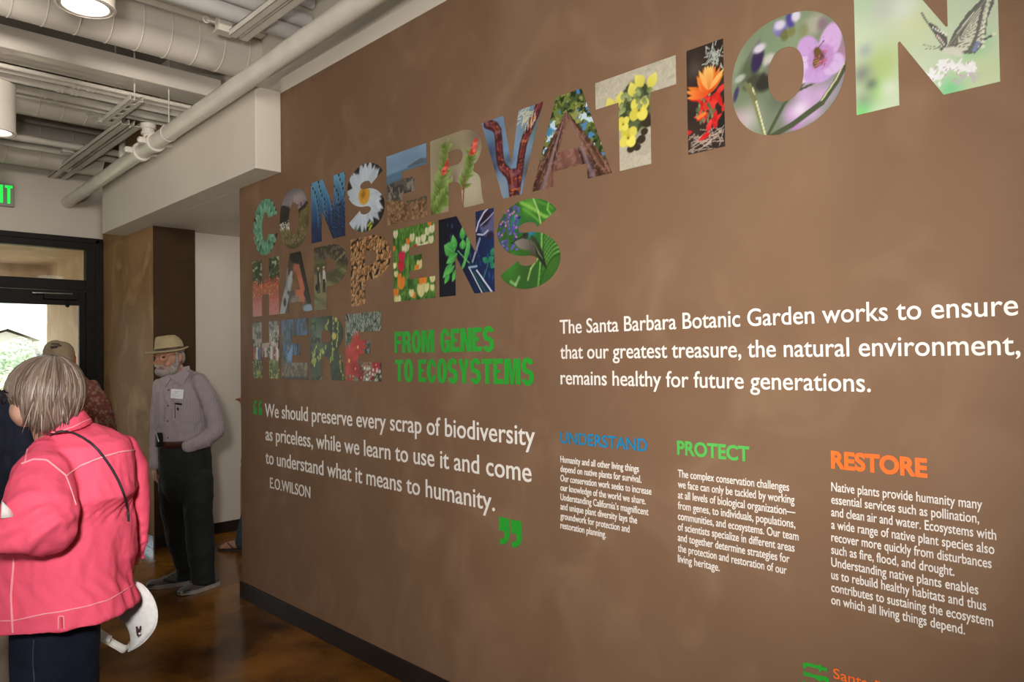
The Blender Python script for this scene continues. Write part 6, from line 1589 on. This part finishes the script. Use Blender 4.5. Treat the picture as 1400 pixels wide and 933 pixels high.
def pattern_mat():
    m = bpy.data.materials.new('patterned_shirt'); m.use_nodes = True; nt = m.node_tree; L = nt.links; b = nt.nodes['Principled BSDF']; b.inputs['Roughness'].default_value = .85
    g = nt.nodes.new('ShaderNodeNewGeometry'); v = nt.nodes.new('ShaderNodeTexVoronoi'); v.inputs['Scale'].default_value = 52
    n = nt.nodes.new('ShaderNodeTexNoise'); n.inputs['Scale'].default_value = 34; n.inputs['Detail'].default_value = 6
    L.new(g.outputs['Position'], v.inputs['Vector']); L.new(g.outputs['Position'], n.inputs['Vector'])
    r = nt.nodes.new('ShaderNodeValToRGB'); e = r.color_ramp.elements
    e[0].color = (.34, .28, .24, 1); e[0].position = .0; e[1].color = (.12, .03, .02, 1); e[1].position = .75
    for p, c in ((.2, (.10, .09, .10, 1)), (.32, (.24, .13, .07, 1)), (.5, (.16, .045, .028, 1))):
        q = e.new(p); q.color = c
    mx = nt.nodes.new('ShaderNodeMath'); mx.operation = 'MULTIPLY'; L.new(v.outputs['Distance'], mx.inputs[0])
    m2 = nt.nodes.new('ShaderNodeMath'); m2.operation = 'MULTIPLY'; m2.inputs[1].default_value = 2.2; L.new(n.outputs['Fac'], m2.inputs[0]); L.new(m2.outputs[0], mx.inputs[1])
    L.new(mx.outputs[0], r.inputs['Fac']); L.new(r.outputs['Color'], b.inputs['Base Color']); return m
S = MB()
S.rings([sec((42, 700, Z), (134, 700, Z), .28), sec((40, 640, Z), (136, 640, Z), .29), sec((38, 580, Z), (138, 578, Z), .28), sec((40, 545, Z), (136, 543, Z), .25), sec((48, 530, Z), (129, 526, Z), .21), sec((60, 521, Z), (117, 515, Z), .16), sec((70, 515, Z), (101, 509, Z), .13)])
limb(S, [(126, 530, Z, 10), (139, 556, Z, 11.5), (148, 585, Z, 11), (150, 620, Z-.02, 9.5), (146, 655, Z-.05, 8.5)], 14); limb(S, [(50, 532, Z, 10), (36, 560, Z, 11), (28, 590, Z, 10.5), (28, 622, Z-.02, 9.5), (34, 655, Z-.05, 8.5)], 14)
link('shirt', fuse(S, .008, 3, man_fold), pattern_mat(), cap_p, True)
khaki = mat('khaki_cloth', (0.20, 0.145, 0.085), (0.25, 0.185, 0.115), 24, rough=.85, bump=.2)
C_ = MB(); rr = []
for v, ru, rd_ in ((494.0, 21.5, .098), (488, 22.6, .103), (481, 22.2, .100), (474, 19.6, .086), (469, 15, .066), (466.6, 9, .04), (466, 2, .01)):
    rr.append([P(80.5+ru*math.cos(2*math.pi*i/28), v-1.5*math.cos(2*math.pi*i/28)*-.6, Z+rd_*math.sin(2*math.pi*i/28)) for i in range(28)])
C_.rings(rr)
cap = C_.build('cap', khaki, cap_p, True)
cb3 = MB(); rr = []
for v, ru, rd_ in ((494.6, 22.0, .1005), (487.5, 23.0, .1055)):
    rr.append([P(80.5+ru*math.cos(2*math.pi*i/28), v+.9*math.cos(2*math.pi*i/28), Z+rd_*math.sin(2*math.pi*i/28)) for i in range(28)])
cb3.rings(rr, cap=False).build('cap_band', mat('khaki_light', (.26, .195, .12), (.3, .225, .14), 24, rough=.85), cap, True)
vis = MB(); top_, bot_ = [], []
for i in range(13):
    a = math.pi*(.15+.70*i/12); p0 = P(80.5+21*math.cos(a), 493, Z+.096*math.sin(a)); p1 = P(80.5+25*math.cos(a), 497+3*math.sin(a), Z+.19*math.sin(a)+.02)
    top_.append([p0, p1, p1-[0, 0, .004], p0-[0, 0, .004]])
vis.rings(top_).build('cap_peak', khaki, cap, True)
em_ = MB()
for a, b in (((71, 470.5), (76, 470)), ((76.5, 470.3), (80.5, 470.6)), ((69.5, 474.6), (83.5, 472.8)), ((70.5, 476.2), (78, 475.2))):
    em_.tube([P(*a, Z-.092+.0016*abs(a[1]-478)), P(*b, Z-.092+.0016*abs(b[1]-478))], .0042, 6, True)
em_.build('cap_embroidery', mat('dark_thread', (.03, .025, .02), (.04, .03, .03), 50), cap, True)
MB().tube([P(99.5, 484, Z-.03), P(102.8, 489, Z-.02), P(101.2, 497, Z-.02)], .0065, 8, True).build('red_cord', mat('red_cord', (.42, .02, .03), (.36, .02, .025), 50), cap, True)
hb = MB(); blob(hb, 90, 497, Z-.03, 13, 8, .07); link('hair', fuse(hb, .006, 2), mat('brown_hair', (.06, .04, .025), (.1, .065, .045), 90, rough=.7), cap_p, True)
T = MB(); T.rings([sec((44, 690, Z), (132, 690, Z), .27), sec((46, 720, Z), (130, 720, Z), .26)]); limb(T, [(69, 715, Z, 20), (70, 770, Z, 17), (71, 832, Z, 14)]); limb(T, [(107, 715, Z, 20), (106, 770, Z, 17), (105, 832, Z, 14)])
link('trousers', fuse(T, .009, 3), mat('brown_trousers', (.06, .05, .035), (.08, .065, .045), 12, rough=.85), cap_p, True)
for u in (71, 105):
    a = P(u, 830, Z); a = np.array([a[0], a[1], 0]); f = -RV*.3+np.array([ray(80, 800)[0], ray(80, 800)[1], 0])*.5; f /= np.linalg.norm(f); shoe('shoe', a-f*.08, a+f*.19, cap_p, shoe_g, sole_w)

# ------------------------------------------------------------------ person in navy at the picture's edge
Z = 2.6
B = MB()
blob(B, -62, 464, Z, 37, 46, .095); blob(B, -74, 488, Z-.02, 25, 28, .07); limb(B, [(-60, 490, Z, 27), (-52, 535, Z, 32)])
blob(B, -45, 640, Z, 62, 100, .08); blob(B, -48, 770, Z, 46, 55, .07)
limb(B, [(30, 570, Z, 17), (40, 660, Z, 15), (20, 740, Z-.1, 12)]); limb(B, [(-120, 570, Z, 17), (-132, 660, Z, 15), (-118, 740, Z-.1, 12)])
for u in (-80, -18): limb(B, [(u, 800, Z, 20), (u, 920, Z, 18), (u, 1050, Z, 13)])
hand_shape(B, P(19, 742, Z-.1), P(6, 790, Z-.12)-P(19, 742, Z-.1), -RV, .95, .3, 1); hand_shape(B, P(-118, 742, Z-.1), np.array([0, 0, -1.0]), RV, .95, .3, -1)
nav = link('person', fuse(B, .007, 3), skin, None, True)
tag(nav, 'person in dark navy top and beige trousers, cut off beside the pink jacket', 'person')
S = MB()
S.rings([sec((-112, 800, Z), (8, 800, Z), .30), sec((-116, 720, Z), (26, 720, Z), .32), sec((-118, 640, Z), (42, 636, Z), .31), sec((-116, 590, Z), (42, 580, Z), .28), sec((-108, 560, Z), (28, 553, Z), .25), sec((-92, 540, Z), (2, 534, Z), .2), sec((-78, 528, Z), (-24, 524, Z), .16)])
limb(S, [(26, 566, Z, 21), (40, 610, Z, 23), (44, 660, Z, 20), (34, 700, Z-.06, 17), (22, 736, Z-.1, 14)], 16); limb(S, [(-112, 566, Z, 21), (-128, 610, Z, 22), (-134, 660, Z, 20), (-126, 700, Z-.06, 17), (-118, 736, Z-.1, 14)], 16)
link('jumper', fuse(S, .008, 4, man_fold), mat('navy_wool', (.008, .010, .026), (.013, .016, .036), 12, rough=.9, bump=.3), nav, True)
hb = MB(); blob(hb, -58, 453, Z+.01, 41, 41, .104); link('hair', fuse(hb, .008, 2, lambda c, nn: .004*(fbm(c*60, 2)-.5)), mat('dark_grey_hair', (.12, .1, .085), (.2, .17, .15), 90, rough=.7), nav, True)
T = MB(); T.rings([sec((-112, 770, Z), (10, 770, Z), .27), sec((-114, 850, Z), (12, 850, Z), .28), sec((-112, 890, Z), (13, 890, Z), .26), sec((-104, 925, Z), (6, 925, Z), .2)])
limb(T, [(-80, 880, Z, 33), (-80, 960, Z, 28), (-80, 1050, Z, 22)]); limb(T, [(-19, 880, Z, 33), (-19, 960, Z, 28), (-19, 1050, Z, 22)])
link('trousers', fuse(T, .009, 4, lambda c, nn: .008*(fbm(c*9, 2)-.5)), mat('beige_cotton', (.30, .255, .205), (.35, .30, .245), 10, rough=.85, bump=.2), nav, True)
for u in (-80, -19):
    a = P(u, 1050, Z); a = np.array([a[0], a[1], 0]); f = np.array([-.85, -.5, 0]); shoe('shoe', a-f*.08, a+f*.19, nav, shoe_g, sole_w)

# ------------------------------------------------------------------ person mostly hidden in the corridor
Z = 6.1
B = MB()
blob(B, 352, 500, Z, 15, 20, .095); limb(B, [(352, 512, Z, 9), (353, 530, Z, 11)]); blob(B, 354, 575, Z, 24, 42, .09); blob(B, 352, 630, Z, 23, 25, .09)
limb(B, [(337, 535, Z, 5.5), (339, 570, Z-.05, 4.4), (335.5, 556, Z-.10, 3.4)]); limb(B, [(376, 535, Z, 5.5), (381, 575, Z, 4.5), (378, 615, Z, 3.6)])
hw = P(335, 556, Z-.10); hand_shape(B, hw, np.array([0, 0, 1.0])-RV*.55, -RV*.3-ray(327, 552)*.3, .70, .45, 1); hand_shape(B, P(378, 616, Z), np.array([0, 0, -1.0]), -RV, .85, .3, 1)
fa, fb = floor_pt(333, 752), floor_pt(306, 752); fd = (fb-fa)/np.linalg.norm(fb-fa)
B.tube([fa+[0, 0, .10], fa+[0, 0, .045], fa+fd*.09+[0, 0, .042], fa+fd*.15+[0, 0, .03]], [.034, .036, .034, .028], 12, True)
sdv = np.array([-fd[1], fd[0], 0])
for k, o in enumerate((-.026, -.011, .003, .016, .029)):
    r = (.013, .0095, .009, .0085, .008)[k]; L_ = (.052, .054, .047, .04, .03)[k]
    B.tube([fa+fd*.15+sdv*o+[0, 0, .026], fa+fd*(.15+L_)+sdv*o*1.1+[0, 0, .02]], [r, r*.9], 8, True)
limb(B, [(340, 640, Z, 11), (337, 700, Z, 8), (334, 742, Z, 5.5)]); limb(B, [(364, 640, Z, 11), (366, 700, Z, 8), (366, 748, Z, 5.5)])
hid = link('person', fuse(B, .005, 2), skin2, None, True)
tag(hid, 'person hidden behind the corridor corner, only a sandalled foot and jeans hem showing', 'person')
S = MB(); S.rings([sec((336, 625, Z), (376, 625, Z), .25), sec((335, 570, Z), (380, 570, Z), .26), sec((336, 540, Z), (379, 540, Z), .22), sec((342, 526, Z), (364, 526, Z), .14)])
limb(S, [(338, 536, Z, 8), (336.5, 560, Z-.05, 7), (336, 570, Z-.06, 6)]); limb(S, [(375, 536, Z, 8), (381, 572, Z, 7), (380, 590, Z, 6)])
link('shirt', fuse(S, .008, 3), mat('olive_shirt', (.10, .09, .06), (.13, .115, .08), 14, rough=.85), hid, True)
jeans = mat('blue_jeans', (.018, .032, .045), (.028, .046, .06), 18, rough=.85, bump=.3)
T = MB(); T.rings([sec((336, 615, Z), (380, 615, Z), .25), sec((336, 655, Z), (380, 655, Z), .26)]); limb(T, [(346, 650, Z, 13), (343, 700, Z, 12), (334, 740, Z, 12)]); limb(T, [(365, 650, Z, 13), (366, 700, Z, 12), (366, 744, Z, 12)])
link('jeans', fuse(T, .007, 3, lambda c, nn: .008*(fbm(c*16, 2)-.5)), jeans, hid, True)
sd = MB(); R2 = []
for x, w_ in ((-.04, .022), (-.02, .034), (.05, .036), (.14, .046), (.19, .044), (.215, .024)):
    c = fa+fd*x; R2.append([c-sdv*w_, c+sdv*w_, c+sdv*w_+[0, 0, .012], c-sdv*w_+[0, 0, .012]])
sd.rings(R2)
sd.tube([fa+fd*.155-sdv*.004+[0, 0, .03], fa+fd*.12-sdv*.03+[0, 0, .06], fa+fd*.07-sdv*.04+[0, 0, .02]], .005, 6, True).tube([fa+fd*.155-sdv*.004+[0, 0, .03], fa+fd*.12+sdv*.03+[0, 0, .062], fa+fd*.07+sdv*.04+[0, 0, .02]], .005, 6, True)
sd.build('sandal', mat('dark_sandal', (.015, .012, .010), (.02, .016, .013), 30, rough=.5), hid, 'auto')
f2 = floor_pt(368, 757); shoe('shoe', f2-fd*.05, f2+fd*.2, hid, shoe_g, sole_w)
bpy.context.view_layer.update()
